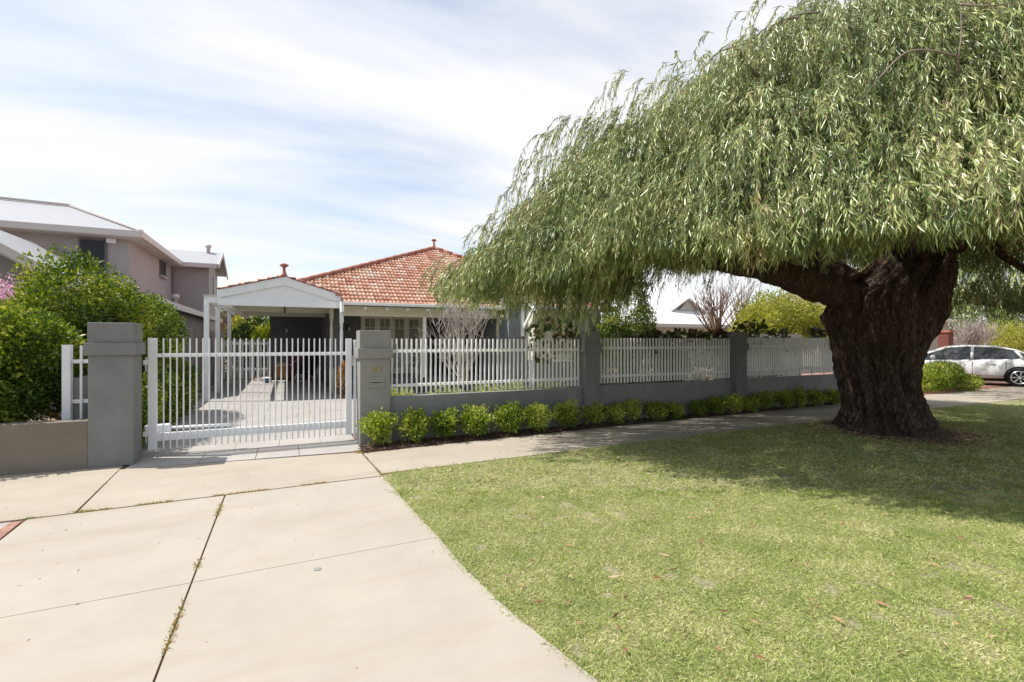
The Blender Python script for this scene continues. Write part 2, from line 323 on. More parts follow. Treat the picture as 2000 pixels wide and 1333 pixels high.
def blob_points(c, r, n, shell=.35, bumps=.22, bs=2.2, seed=0.0, zmin=None):
    """points in the outer shell of a lumpy ellipsoid, with outward directions"""
    d = nrm(rng.normal(size=(n, 3)))
    q = d * np.array(r) + np.array(c)
    nz = fnoise(q, bs, seed) + .5 * fnoise(q, bs * 2.3, seed + 3)
    rad = (1 + bumps * nz) * (1 - shell * rng.random(n) ** 1.6)
    P = np.array(c) + d * np.array(r) * rad[:, None]
    if zmin is not None:
        k = P[:, 2] > zmin; P, d = P[k], d[k]
    return P, d
def foliage(name, blobs, n, size, m, parent=None, ratio=.5, shell=.35, bumps=.25, bs=2.2, zmin=0.02, up=.35, seed=0.0, jit=.8):
    vol = [b[1][0] * b[1][1] + b[1][0] * b[1][2] + b[1][1] * b[1][2] for b in blobs]; tv = sum(vol)
    Ps, Ds = [], []
    for b, v in zip(blobs, vol):
        P, d = blob_points(b[0], b[1], int(n * v / tv), shell, bumps, bs, seed, zmin); Ps.append(P); Ds.append(d)
    P = np.concatenate(Ps); D = np.concatenate(Ds)
    D = D + rng.normal(size=P.shape) * jit + np.array([0, 0, up])
    s = size * (.6 + .8 * rng.random(len(P)))
    return leaves(name, P, D, s, s * ratio, m, parent)
def branchy(mb, base, top_r, n, r0, spread, levels=2, seg=5, up=.6, droop=0.0, rnd=random):
    """simple recursive limbs from base reaching up into a crown"""
    def grow(p, d, ln, r, lv):
        pts = [p]; q = Vector(p); dd = Vector(d)
        for i in range(4):
            dd = (dd + Vector((rnd.gauss(0, .14), rnd.gauss(0, .14), up * .12 - droop * i * .1))).normalized(); q = q + dd * (ln / 4); pts.append(q.copy())
        mb.tube(pts, [r * (1 - .14 * i) for i in range(5)], seg, cap=False)
        if lv > 0:
            for k in range(3 if lv > 1 else 4):
                t = rnd.choice([1, 2, 3, 4]); nd = (dd + Vector((rnd.gauss(0, spread), rnd.gauss(0, spread), rnd.gauss(.1, .3)))).normalized()
                grow(pts[t], nd, ln * rnd.uniform(.5, .75), r * .5, lv - 1)
    for i in range(n):
        a = 2 * pi * i / n + rnd.random(); d = Vector((cos(a) * spread, sin(a) * spread, 1)).normalized()
        grow(Vector(base), d, top_r * rnd.uniform(.8, 1.1), r0, levels)

# ================================================================= THE SETTING
g = MB(); g.add([(-400, -400, -.05), (400, -400, -.05), (400, 600, -.05), (-400, 600, -.05)], [(0, 1, 2, 3)])
struct(g.build('ground', M['soil']))

# crossover driveway slabs (real gaps between them, dirt below)
def slab(mb, pts, z1=0.0, z0=-.04): mb.prism([(x, y, z0) for x, y in pts], (0, 0, z1 - z0))
def lerp(a, b, t): return (a[0] + (b[0] - a[0]) * t, a[1] + (b[1] - a[1]) * t)
FP0, FP1 = 5.93, 5.90                     # street edge of footpath
J0, J1 = G(440, 966), G(300, 1333)        # long joint of the crossover
GAP = .006
def jx(y, off=0.0): t = (y - J0[1]) / (J1[1] - J0[1]); return J0[0] + (J1[0] - J0[0]) * t + off
T0, T1 = G(0, 1208), G(855, 1050)
def ty(x): t = (x - T0[0]) / (T1[0] - T0[0]); return T0[1] + (T1[1] - T0[1]) * t
def fy(x): a, b = G(50, 1015), G(750, 930); t = (x - a[0]) / (b[0] - a[0]); return a[1] + (b[1] - a[1]) * t
RE = [G(750, 932), G(800, 990), G(855, 1048), G(907, 1110), G(1000, 1198), G(1170, 1333)]
RE.append((RE[-1][0] + .75, RE[-1][1] - .9)); RE.append((RE[-1][0] + 1.2, RE[-1][1] - 1.0))
LE0 = G(49, 1017); LE1 = G(0, 1057)
LE = [LE0, LE1, (LE1[0] - .35, LE1[1] - .8), (LE1[0] - 1.2, LE1[1] - 3.2)]
dr = MB()
yb = RE[-1][1]
ta = ty(jx(ty(-.5)))
slab(dr, [(LE0[0] + .01, fy(LE0[0]) - .015), (jx(fy(jx(5))) - GAP, fy(jx(5)) - .015), (jx(ta) - GAP, ta + .003), (LE[1][0] + .0, ty(LE[1][0]) + .003), (LE1[0], LE1[1])])
slab(dr, [(jx(5) + GAP, fy(jx(5)) - .015), (RE[0][0] - .01, fy(RE[0][0]) - .015), RE[1], (RE[2][0], ty(RE[2][0]) + .003), (jx(ta) + GAP, ta + .003)])
slab(dr, [(LE[2][0] + .25, ty(LE[2][0] + .25) - .003), (jx(ta) - GAP, ta - .003), (jx(yb) - GAP, yb), (LE[3][0], yb)])
slab(dr, [(jx(ta) + GAP, ta - .003), (RE[2][0], ty(RE[2][0]) - .003), RE[3], RE[4], RE[5], RE[6], RE[7], (jx(yb) + GAP, yb)])
drv = struct(dr.build('driveway', M['conc']))
jd = sheet('joint_dirt', [(-9, 8.3), (2, 8.3), (2, 5.7), (5.0, -1.5), (-9, -1.5)], -.012, M['joint']); struct(jd)
mk = MB(); c = G(620, 1113); mk.lathe((c[0], c[1], .001), [(.026, 0), (.026, .003), (.022, .004)], 20)
tag(mk.build('survey_marker', mat('dull_marker', (.25, .24, .22), .6)), 'small round grey disc set in the pale concrete driveway slab', 'marker')

# footpath
fp = MB()
def edge_far(x): a, b = G(707, 886), G(1150, 838); return a[1] + (b[1] - a[1]) * (x - a[0]) / (b[0] - a[0]) if x < b[0] else b[1] + .03 * (x - b[0])
def edge_near(x): return 5.90 + .03 * min(max(x + 1, 0), 9)
xl0, xl1 = G(240, 912), G(152, 999); xr0, xr1 = G(707, 886), G(748, 931)
g1 = .012
slab(fp, [(-12, 7.9), (xl0[0] - g1, 7.75), (xl1[0] - g1, fy(xl1[0]) + .015), (LE0[0], fy(LE0[0]) + .015), (-12, 6.1)])
slab(fp, [(xl0[0] + g1, G(245, 917)[1]), (xr0[0] - g1, G(703, 884)[1] - .012), (xr1[0] - g1, fy(xr1[0]) + .015), (xl1[0] + g1, fy(xl1[0]) + .015)])
xs = [xr0[0], G(1027, 850)[0], G(1280, 830)[0]]; xn = [xr1[0], G(1103, 880)[0], G(1360, 850)[0]]
step = 2.55
for k in range(9): xs.append(xs[-1] + step); xn.append(xn[-1] + step)
for a in range(len(xs) - 1):
    e = .012 if a == 0 else .004
    slab(fp, [(xs[a] + e, edge_far(xs[a])), (xs[a + 1] - .004, edge_far(xs[a + 1])), (xn[a + 1] - .004, edge_near(xn[a + 1])), (xn[a] + e, edge_near(xn[a]))])
struct(fp.build('footpath', M['conc2']))
struct(sheet('path_bedding', [(1.2, 8.2), (30, 8.4), (30, 5.7), (1.2, 5.7)], -.014, M['joint']))

# inner driveway of grey pavers and its threshold
pv = MB(); rnd = random.Random(3)
tA, tB = G(250, 917), G(703, 882)
def thr(x): return tA[1] + (tB[1] - tA[1]) * (x - tA[0]) / (tB[0] - tA[0])
cuts = [-1.83, -1.05, XatY(500, 7.6), XatY(584, 7.6), 1.05]
for a, b in zip(cuts[:-1], cuts[1:]): slab(pv, [(a + .004, 8.12), (b - .004, 8.12), (b - .004, thr(b) + .015), (a + .004, thr(a) + .015)], .0)
y = 8.13; row = 0
while y < 22.2:
    x = -2.5 + (row % 2) * -.3
    x1 = 1.9 if y > 8.6 else 1.0
    while x < 1.75:
        a, b = max(x, -2.45), min(x + .595, x1)
        if b - a > .05: slab(pv, [(a, y), (b, y), (b, y + .595), (a, y + .595)], rnd.uniform(-.001, .001))
        x += .6
    y += .6; row += 1
struct(pv.build('inner_driveway', M['paver']))
struct(sheet('driveway_bedding', [(-2.6, 8.1), (2.2, 8.1), (2.2, 22.4), (-2.6, 22.4)], -.018, M['joint']))

# front garden ground, mulch strip, far brick drive
struct(sheet('garden_ground', [(1.9, 8.15), (14, 8.15), (14, 13.19), (1.9, 13.19)], -.02, M['lawn']))
struct(sheet('rear_garden_ground', [(6.61, 13.2), (17, 13.2), (17, 22), (6.61, 22)], -.019, M['mulch']))
struct(sheet('garden_path', [(1.9, 13.2), (6.6, 13.2), (6.6, 15.0), (1.9, 15.0)], -.016, M['conc2']))
mb = MB(); gx = np.linspace(1.0, 14.0, 200)
P0 = []
for i, x in enumerate(gx):
    y0, y1 = edge_far(x) + .01, 7.92
    for j in range(8):
        t = j / 7; P0.append((x, y0 + (y1 - y0) * t, .0 + .03 * sin(pi * min(1, t * 1.5)) + .012 * mnoise.noise(Vector((x * 9, t * 5, 0)))))
V = np.array(P0); idx = np.arange(200 * 8).reshape(200, 8)
T = np.stack([idx[:-1, :-1].ravel(), idx[1:, :-1].ravel(), idx[1:, 1:].ravel(), idx[:-1, 1:].ravel()], 1)
struct(npmesh('garden_bed', V, T, M['mulch'], smooth=True))
n = 5000; X = 1.0 + 12.5 * rng.random(n) ** 1.6; Yv = np.array([edge_far(x) - .015 + abs(random.gauss(0, .25)) % .42 for x in X])
Pm = np.stack([X, Yv, .018 + .02 * rng.random(n)], 1); Dm = rng.normal(size=(n, 3)) * np.array([1, 1, .2])
M['chip'] = leafmat('mulch_chip', [(0, (.03, .018, .012)), (.7, (.11, .065, .045)), (1, (.30, .22, .17))], .8, .0)
tag(leaves('mulch_chips', Pm, Dm, .03 + .04 * rng.random(n), .008 + .01 * rng.random(n), M['chip']), 'dark bark mulch chips strewn along the bed below the fence wall', 'mulch', kind='stuff')

def brickmat():
    m = bpy.data.materials.new('red_brick_paving'); m.use_nodes = True; nt = m.node_tree; b = nt.nodes['Principled BSDF']; b.inputs['Roughness'].default_value = .85
    tc = N(nt, 'ShaderNodeTexCoord'); t = N(nt, 'ShaderNodeTexBrick', inp={'Scale': 4.0, 'Color1': (.36, .19, .13, 1), 'Color2': (.28, .13, .09, 1), 'Mortar': (.16, .12, .1, 1), 'Mortar Size': .02})
    L(nt, tc.outputs['Object'], t.inputs[0]); L(nt, t.outputs[0], b.inputs['Base Color']); return m
M['bricks'] = brickmat()
struct(sheet('brick_driveway', [(17.2, 7.75), (60, 7.75), (60, 17), (17.2, 17)], -.004, M['bricks']))
struct(sheet('neighbour_paving', [(-9, 5.80), (LE0[0] - .10, LE0[1] + .02), (LE1[0] - .12, LE1[1]), (LE[2][0] - .12, LE[2][1]), (LE[3][0] - .12, LE[3][1]), (-9, 1.5)], -.006, M['paver']))
struct(sheet('brick_kerb_strip', [(LE0[0] - .02, LE0[1]), (LE1[0] - .02, LE1[1]), (LE[2][0] - .02, LE[2][1]), (LE[3][0] - .02, LE[3][1]), (LE[3][0] - .12, LE[3][1]), (LE[2][0] - .12, LE[2][1]), (LE1[0] - .12, LE1[1]), (LE0[0] - .10, LE0[1])], -.003, M['bricks']))

# lawn
lp = [(xr1[0] + .02, 5.87)] + [(x, edge_near(x) - .005) for x in np.linspace(1.2, 60, 30)] + [(60, -4)] + [(p[0] + .0, p[1]) for p in RE[::-1]]
struct(sheet('lawn', lp, -.008, M['lawn']))
def inpoly(X, Yv, poly):
    ins = np.zeros(len(X), bool); n = len(poly); j = n - 1
    for i in range(n):
        xi, yi = poly[i]; xj, yj = poly[j]
        cnd = ((yi > Yv) != (yj > Yv)) & (X < (xj - xi) * (Yv - yi) / (yj - yi + 1e-12) + xi); ins ^= cnd; j = i
    return ins
def blades(n, zmin, zmax, L0, W0):
    z = zmin + (zmax - zmin) * rng.random(n) ** .9; r = -.35 + 1.5 * rng.random(n)
    X = z * (SY + r * CY); Yv = z * (CY - r * SY)
    poly = [(p[0] - .010, p[1] + .010) for p in lp]; ex = rng.exponential(.012, n); X = X + ex * .8; Yv = Yv - ex * .5
    k = inpoly(X, Yv, poly); X, Yv, z = (X - ex * 1.6)[k], (Yv + ex * 1.0)[k], z[k]
    # bare sandy patches
    nz = np.array([.55 * mnoise.noise(Vector((a * .9 + 5, b * .9, 0))) + .75 * mnoise.noise(Vector((a * 7, b * 7, 2))) for a, b in zip(X, Yv)])
    k = nz < .40 + rng.normal(size=len(X)) * .07; rt_ = np.hypot(X - 9.85, (Yv - 5.0)); k &= rt_ > .95 + .45 * rng.random(len(X)) * (nz + .8); X, Yv, z, nz = X[k], Yv[k], z[k], nz[k]
    n = len(X); P = np.stack([X, Yv, np.full(n, -.006)], 1); D = rng.normal(size=(n, 3)); D[:, 2] = .10 + .60 * rng.random(n)
    D = nrm(D); Ln = (L0 * (.55 + .9 * rng.random(n))) * (1 - .25 * np.clip(nz, 0, 1)); Wd = W0 * (.7 + .6 * rng.random(n))
    return leaf_arrays(P, D, Ln, Wd, fold=.12)
Va, Ta = blades(330000, 1.9, 5.2, .030, .0036)
Vb, Tb = blades(230000, 5.0, 12.0, .045, .0065)
Vc, Tc = blades(40000, 11.5, 30.0, .06, .014)
V = np.concatenate([Va, Vb, Vc]); T = np.concatenate([Ta, Tb + len(Va), Tc + len(Va) + len(Vb)])
tag(npmesh('grass', V, T, M['grass']), 'short sunlit green and straw coloured lawn grass on the verge', 'grass', kind='stuff')
mb = MB(); mb.add([(9.85 + (1.30 + .40 * mnoise.noise(Vector((cos(q) * 2, sin(q) * 2, 1)))) * cos(q), 5.05 + (1.30 + .40 * mnoise.noise(Vector((cos(q) * 2, sin(q) * 2, 1)))) * sin(q), -.004) for q in np.linspace(0, 2 * pi, 60)[:-1]], [tuple(range(59))])
struct(mb.build('bare_earth', mat('root_earth', (.09, .065, .045), .95, .1, col2=(.20, .15, .10), vscale=9, bump=.8, bscale=30)))
n = 2200; q = rng.random(n) * 2 * pi; rr0 = .9 + np.abs(rng.normal(size=n)) * .9; P = np.stack([9.85 + rr0 * np.cos(q), 5.05 + rr0 * np.sin(q), .01 + .02 * rng.random(n)], 1); P = P[P[:, 1] < 5.85]
D = rng.normal(size=P.shape) * np.array([1, 1, .12])
BL = (P, D)
# litter of dry leaves on the lawn and drive
n = 420; z = 2.4 + 9 * rng.random(n); r = -.1 + 1.2 * rng.random(n); X = z * (SY + r * CY); Yv = z * (CY - r * SY); k = inpoly(X, Yv, lp); X, Yv = X[k], Yv[k]; n = len(X)
P = np.stack([X, Yv, np.full(n, .022)], 1); D = rng.normal(size=(n, 3)) * np.array([1, 1, .12])
tag(leaves('fallen_leaves', P, D, .035 + .06 * rng.random(n), .010 + .012 * rng.random(n), M['dry']), 'dry brown fallen leaves scattered over the lawn', 'leaves', kind='stuff')
tag(leaves('bark_litter', BL[0], BL[1], .03 + .07 * rng.random(len(BL[0])), .006 + .010 * rng.random(len(BL[0])), M['dry']), 'shed bark and dead leaves lying around the foot of the big tree', 'litter', kind='stuff')
n = 230; X = -3 + 8 * rng.random(n); Yv = 2.2 + 5.2 * rng.random(n) ** .7; k = (~inpoly(X, Yv, lp)); X, Yv = X[k], Yv[k]; n = len(X)
tag(leaves('pavement_litter', np.stack([X, Yv, np.full(n, .003)], 1), rng.normal(size=(n, 3)) * np.array([1, 1, .08]), .012 + .04 * rng.random(n) ** 2, .003 + .005 * rng.random(n), M['dry']), 'tiny dry leaves and twigs scattered on the pale concrete', 'litter', kind='stuff')
# weeds in the joints
Ps = []
def weedline(a, b, n, seg):
    for _ in range(n):
        t = random.random()
        if mnoise.noise(Vector((t * seg, a[0], 4))) < -.02: continue
        p = lerp(a, b, t); Ps.append((p[0] + random.gauss(0, .006), p[1] + random.gauss(0, .006), -.012))
weedline((LE0[0], fy(LE0[0])), (XatY(640, 5.9), fy(XatY(640, 5.9))), 2600, 9); weedline(J0, J1, 1900, 8)
weedline((xl0[0], 7.7), (xl1[0], 5.7), 60, 3); weedline(xr0, xr1, 160, 3)
c0 = G(708, 884)
for _ in range(260): Ps.append((c0[0] + random.gauss(0, .07), c0[1] + random.gauss(0, .05), 0))
for pt in (G(155, 1000), G(1360, 853), G(60, 1014)):
    for _ in range(50): Ps.append((pt[0] + random.gauss(0, .04), pt[1] + random.gauss(0, .015), -.01))
P = np.array(Ps); D = rng.normal(size=P.shape); D[:, 2] = np.abs(D[:, 2]) + .4
M['weed'] = leafmat('joint_weed', [(0, (.12, .16, .03)), (.4, (.24, .26, .07)), (.7, (.40, .24, .09)), (1, (.45, .34, .18))], .6, .3)
tag(leaves('joint_weeds', P, D, .018 + .025 * rng.random(len(P)), .004 + .004 * rng.random(len(P)), M['weed']), 'small weeds and moss growing in the concrete joints', 'weeds', kind='stuff')

# ================================================================= FRONT FENCE
FY = 7.73
def pillar(x0, x1, y1, top, z0cap, label, m, group='rendered gate and fence pillars'):
    e = empty('masonry_pillar', ((x0 + x1) / 2, (FY + y1) / 2, 0), label, 'pillar', group)
    a = MB().box(x0, x1, FY, y1, 0, z0cap); sh = a.build('shaft', m, e, bevel=.008)
    o = .035; MB().box(x0 - o, x1 + o, FY - o, y1 + o, z0cap - .002, z0cap + .16).build('collar', m, e, bevel=.008)
    MB().box(x0 - .005, x1 + .005, FY - .005, y1 + .005, z0cap + .158, top).build('cap', m, e, bevel=.008)
    return e
pl = pillar(-2.255, -1.79, 8.13, 1.835, 1.42, 'wide grey rendered pillar left of the white gate beside the brown wall', M['pillar'])
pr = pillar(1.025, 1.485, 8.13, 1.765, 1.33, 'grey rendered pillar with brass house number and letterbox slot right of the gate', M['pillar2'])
pillar(5.14, 5.48, 8.07, 1.80, 1.38, 'dark grey pillar between the first and second picket panels with dappled left side', M['pillar'])
pillar(9.18, 9.52, 8.07, 1.81, 1.39, 'dark shaded pillar between the second and third picket panels', M['pillar'])
pillar(13.2, 13.54, 8.07, 1.81, 1.39, 'shaded grey pillar at the far end of the fence behind the tree trunk', M['pillar'])
# letterbox and number as parts of the right pillar
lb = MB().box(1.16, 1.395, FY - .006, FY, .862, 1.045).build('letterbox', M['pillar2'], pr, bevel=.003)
MB().box(1.158, 1.397, FY - .004, FY - .001, .860, 1.047).build('letterbox_outline', mat('groove', (.07, .07, .065), .9), pr)
MB().box(1.19, 1.36, FY - .020, FY - .006, .968, .98).build('slot_flap', M['metal'], lb)
MB().box(1.19, 1.36, FY - .009, FY - .006, .95, .966).build('slot', M['rubber'], lb)
tx = bpy.data.curves.new('house_number', 'FONT'); tx.body = '24'; tx.size = .125; tx.extrude = .006; tx.align_x = 'CENTER'
to = bpy.data.objects.new('tmp', tx); C.objects.link(to); bpy.context.view_layer.update()
me = bpy.data.meshes.new_from_object(to); bpy.data.objects.remove(to)
no = bpy.data.objects.new('house_number', me); me.materials.clear(); me.materials.append(M['brass']); C.objects.link(no); no.parent = pr
no.matrix_local = Matrix.Translation(Vector((1.265, FY - .010, 1.125)) - pr.location) @ Matrix.Rotation(R(90), 4, 'X')
no['label'] = 'brass house number 24'

def low_wall(x0, x1, top, label, m=None, name='low_wall'):
    return tag(MB().box(x0, x1, FY + .10, FY + .30, -.02, top).build(name, m or M['wallg'], bevel=.006), label, 'wall', 'rendered walls below the picket panels' if name == 'low_wall' else None)
low_wall(1.487, 5.138, .70, 'low grey rendered wall under the first sunlit picket panel')
low_wall(5.482, 9.178, .72, 'low grey rendered wall under the second picket panel in tree shade')
low_wall(9.522, 13.198, .73, 'low grey rendered wall under the third picket panel near the trunk')
bw = MB().box(-14, -2.257, FY + .02, FY + .24, -.02, .60); tag(bw.build('retaining_wall', M['brownwall'], bevel=.006), 'low brown rendered wall in front of the big hedge at left', 'wall')

def picket_panel(x0, x1, off, label, pw=.025, pd=.036, pitch=.0805):
    e = empty('picket_fence', ((x0 + x1) / 2, FY + .2, .7), label, 'fence panel', 'white picket panels between the grey pillars')
    yb = FY + .19
    n = int((x1 - x0) / pitch); s = (x1 - x0) / n
    me = MB().box(-pw / 2, pw / 2, -pd / 2, pd / 2, 0, .90).build('picket', M['white'], e, bevel=.004)
    me.location = Vector((x0 + s * .5, yb - .03, .735 + off)) - e.location
    for k in range(1, n):
        c = me.copy(); C.objects.link(c); c.parent = e
        c.location = Vector((x0 + s * (k + .5) + random.gauss(0, .0015), yb - .03, .735 + off + random.gauss(0, .0012))) - e.location
    for z in (.875, 1.435): MB().box(x0, x1, yb - .011, yb + .03, z - .024 + off, z + .024 + off).build('rail', M['white'], e, bevel=.003)
    return e
picket_panel(1.50, 5.13, 0.0, 'sunlit white picket panel between the letterbox pillar and second pillar')
picket_panel(5.49, 9.17, .025, 'white picket panel in dappled shade between the second and third pillars')
picket_panel(9.53, 13.19, .045, 'white picket panel in tree shade just left of the big trunk')

# short fence return left of the left pillar
e = empty('picket_fence_return', (-2.4, 8.25, .6), 'short white picket return between hedge and left gate pillar', 'fence panel')
MB().box(-2.66, -2.57, 8.20, 8.29, .56, 1.55).build('post', M['gatew'], e, bevel=.003)
for x in (-2.47, -2.385, -2.31, -2.27): MB().box(x - .011, x + .011, 8.22, 8.25, .56, 1.54).build('picket', M['gatew'], e)
for z in (.80, 1.33): MB().box(-2.57, -2.255, 8.251, 8.275, z - .025, z + .025).build('rail', M['gatew'], e)

# ---------------------------------------------------------------- gate
GY = 8.20
gt = empty('driveway_gate', (-.4, GY, 0), 'white swinging metal gate of thin upright bars across the driveway', 'gate')
MB().box(-1.735, -1.635, GY - .03, GY + .03, .09, 1.64).build('stile', M['gatew'], gt, bevel=.004)
MB().box(.865, .955, GY - .03, GY + .03, .09, 1.64).build('stile', M['gatew'], gt, bevel=.004)
MB().box(-1.635, .865, GY - .010, GY + .03, 1.375, 1.425).build('rail', M['gatew'], gt, bevel=.003)
MB().box(-1.635, .865, GY - .010, GY + .03, .205, .315).build('rail', M['gatew'], gt, bevel=.003)
nb = 31; bar = MB().tube([(0, 0, 0), (0, 0, 1.545)], .0095, 10).build('bar', M['gatew'], gt, smooth=False)
bar.location = Vector((-1.635 + 2.5 / (nb + 1), GY - .02, .095)) - gt.location
for k in range(2, nb + 1):
    c = bar.copy(); C.objects.link(c); c.parent = gt; c.location = Vector((-1.635 + 2.5 * k / (nb + 1), GY - .02, .095)) - gt.location
for z in (.28, 1.27):
    h = MB().box(-1.79, -1.737, GY - .02, GY + .02, z, z + .06).build('hinge', M['gatew'], gt)
    MB().tube([(-1.762, GY, z - .09), (-1.762, GY, z + .10)], .014, 10).build('hinge_pin', M['metal'], h)
MB().box(.957, 1.0, GY - .045, GY - .005, 1.20, 1.36).build('latch', M['metal'], gt, bevel=.003)
# gate opener arm behind the gate
e = empty('gate_opener', (-1.65, GY + .15, .3), 'white electric gate opener arm low behind the gate next to the left pillar', 'gate opener')
MB().box(-1.80, -1.50, GY + .08, GY + .2, .30, .42).build('motor', M['plasticw'], e, bevel=.02)
MB().tube([(-1.5, GY + .14, .36), (-.75, GY + .09, .36)], .022, 10).build('arm', M['plasticw'], e, smooth=True)
# latch strip on the pillar side and a jamb post
e = tag(MB().box(.985, 1.02, GY - .06, GY + .02, .03, 1.62).build('gate_jamb', M['gatew'], bevel=.003), 'slim white gate stop post against the letterbox pillar', 'post')

# ================================================================= THE HOUSE
hs = empty('bungalow', (4.5, 18, 0), 'single storey grey bungalow with orange terracotta tiled roof and carport', 'house')
EZ = 2.70; EYY = 14.5; SL = .54
def rz(y): return EZ + SL * (y - EYY)
def tiled(name, poly, fz, origin, ux, vy, parent, m=M['tile']):
    """tiles laid on a slope: poly = plan outline, fz(x,y) -> height; ux = unit plan vector across, vy = unit plan vector up slope"""
    pts = np.array(poly); ux = np.array(ux); vy = np.array(vy); o = np.array(origin)
    U = (pts - o) @ ux; Vv = (pts - o) @ vy
    tw, th = .235, .235
    u0, u1, v0, v1 = math.floor(U.min() / tw) * tw, U.max(), 0.0, Vv.max()
    nu = int((u1 - u0) / (tw / 12)) + 2; nv = int((v1 - v0) / th) + 1
    us = u0 + np.arange(nu) * tw / 12; V = []; T = []; uvs = []
    for j in range(nv):
        for e_, (vv, lift) in enumerate(((v0 + j * th, .0), (v0 + j * th + .001, .066), (v0 + (j + 1) * th, .004))):
            prof = .016 * np.cos(4 * pi * (us / tw)) + .006 * np.cos(2 * pi * us / tw)
            q = o + us[:, None] * ux + vv * vy
            zz_ = np.array([fz(a, b) for a, b in q]) + (prof + lift if e_ else -.005 + 0 * prof)
            V.append(np.column_stack([q, zz_]))
            uvs.append(np.column_stack([us / tw + .0 * (j % 2), np.full(nu, j + (.5))]))
        b = j * 3 * nu
        mid_u = us[:-1] + tw / 24; mid_v = v0 + (j + .5) * th
        qm = o + mid_u[:, None] * ux + mid_v * vy; k = inpoly(qm[:, 0], qm[:, 1], [tuple(p) for p in pts])
        i = np.arange(nu - 1)[k]
        T.append(np.column_stack([b + i, b + i + 1, b + nu + i + 1, b + nu + i])); T.append(np.column_stack([b + nu + i, b + nu + i + 1, b + 2 * nu + i + 1, b + 2 * nu + i]))
    V = np.concatenate(V); T = np.concatenate(T); UV = np.concatenate(uvs)
    o_ = npmesh(name, V, T, m, parent); me = o_.data
    l = me.uv_layers.new(name='UVMap'); l.data.foreach_set('uv', UV[T.ravel()].astype(np.float32).ravel())
    return o_
APX = (5.53, 19.5); HL = (.28, 15.62)
roof = tiled('roof', [(1.47, EYY - .02), (11, EYY - .02), APX, HL, (1.30, 15.03), (1.45, 15.0)], lambda x, y: rz(y), (0, EYY - .05), (1, 0), (0, 1), hs)
# left, right and rear planes (hip directions)
bk = MB(); bk.add([(HL[0], HL[1], rz(HL[1])), (APX[0], APX[1], rz(APX[1])), (APX[0], 24.5, rz(APX[1])), (-1.6, 24.5, 2.9), (-1.6, 15.6, 2.88)], [(0, 1, 2, 3, 4)])
bk.add([(11, EYY, EZ), (11, 26, EZ), (APX[0], 24.5, rz(APX[1])), (APX[0], APX[1], rz(APX[1]))], [(0, 1, 2, 3)])
bk.build('roof_rear', M['ridge'], roof)
def ridgecaps(mb, a, b, r=.085, ln=.42):
    a, b = Vector(a), Vector(b); n = max(1, int((b - a).length / ln)); d = (b - a) / n
    for i in range(n):
        p, q = a + d * i, a + d * (i + 1.08); mb.tube([p, q], [r * 1.08, r * .9], 8, True)
rc_ = MB(); ridgecaps(rc_, (HL[0] + .05, HL[1], rz(HL[1]) + .05), (APX[0], APX[1], rz(APX[1]) + .05)); ridgecaps(rc_, (11, EYY, EZ + .05), (APX[0], APX[1], rz(APX[1]) + .05))
rc_.build('ridge_caps', M['ridge'], roof, smooth=True)
def finial(p, h):
    mb = MB(); s = h / .36
    mb.lathe(p, [(.10 * s, 0), (.07 * s, .05 * s), (.045 * s, .12 * s), (.035 * s, .2 * s), (.05 * s, .25 * s), (.11 * s, .29 * s), (.12 * s, .32 * s), (.05 * s, .36 * s)], 14); return mb
finial((APX[0], APX[1], rz(APX[1]) + .08), .34).build('finial', M['ridge'], roof, smooth=True)
# carport roof and gable
CX0, CXA, CX1, CYF = -1.66, -.06, 1.42, 14.98
cr = tiled('carport_roof', [(CX0, CYF), (CXA, CYF), (CXA, 22.6), (CX0, 22.6)], lambda x, y: 2.98 + .27 * (x - CX0), (CX0, 0), (0, 1), (1, 0), hs)
tiled('carport_roof', [(CXA, CYF), (CX1, CYF), (HL[0], HL[1]), (HL[0] - .1, 22), (CXA, 22)], lambda x, y: 3.41 - .30 * (x - CXA), (CX1, 0), (0, 1), (-1, 0), hs)
gb = MB()
gb.prism([(CX0, CYF - .045, 2.56), (CX1 + .02, CYF - .045, 2.56), (CX1 + .02, CYF - .045, 2.745), (CX0, CYF - .045, 2.745)], (0, .095, 0))
gb.build('gable_beam', M['white'], hs)
gp = MB(); gp.prism([(CX0 + .02, CYF + .025, 2.745), (CX1, CYF + .025, 2.745), (CX1, CYF + .025, 2.84), (CXA, CYF + .025, 3.28), (CX0 + .02, CYF + .025, 2.84)], (0, .03, 0))
gpo = gp.build('gable_panel', M['white'], hs)
bt = MB()
for x, zt in ((-.80, 3.03), (-.06, 3.2), (.62, 3.03)): bt.box(x - .035, x + .035, CYF + .002, CYF + .025, 2.747, zt)
bt.build('gable_batten', M['white'], gpo)
bg_ = MB()
bg_.prism([(CX0, CYF - .022, 2.75), (CXA, CYF - .022, 3.17), (CXA, CYF - .022, 3.40), (CX0, CYF - .022, 2.965)], (0, .035, 0))
bg_.prism([(CX1 + .04, CYF - .022, 2.72), (CX1 + .04, CYF - .022, 2.95), (CXA, CYF - .022, 3.40), (CXA, CYF - .022, 3.17)], (0, .035, 0))
bg_.build('barge_board', M['white'], hs)
# stepped verge tiles
vt = MB()
for i in range(5):
    x = CX0 - .04 + i * .33; z = 3.0 + .272 * (x + .02 - CX0); vt.beam((x, CYF + .03, z), (x + .345, CYF + .03, z + .060), .16, .026)
vt.build('verge_tiles', M['ridge'], cr); vt = MB()
for i in range(4):
    x = CX1 - .02 - i * .31; z = 2.985 + .30 * (CX1 - x + .03); vt.beam((x, CYF + .03, z), (x - .325, CYF + .03, z + .068), .16, .026)
vt.build('verge_tiles', M['ridge'], cr)
finial((CXA, CYF + .05, 3.42), .36).build('finial', M['ridge'], cr, smooth=True)
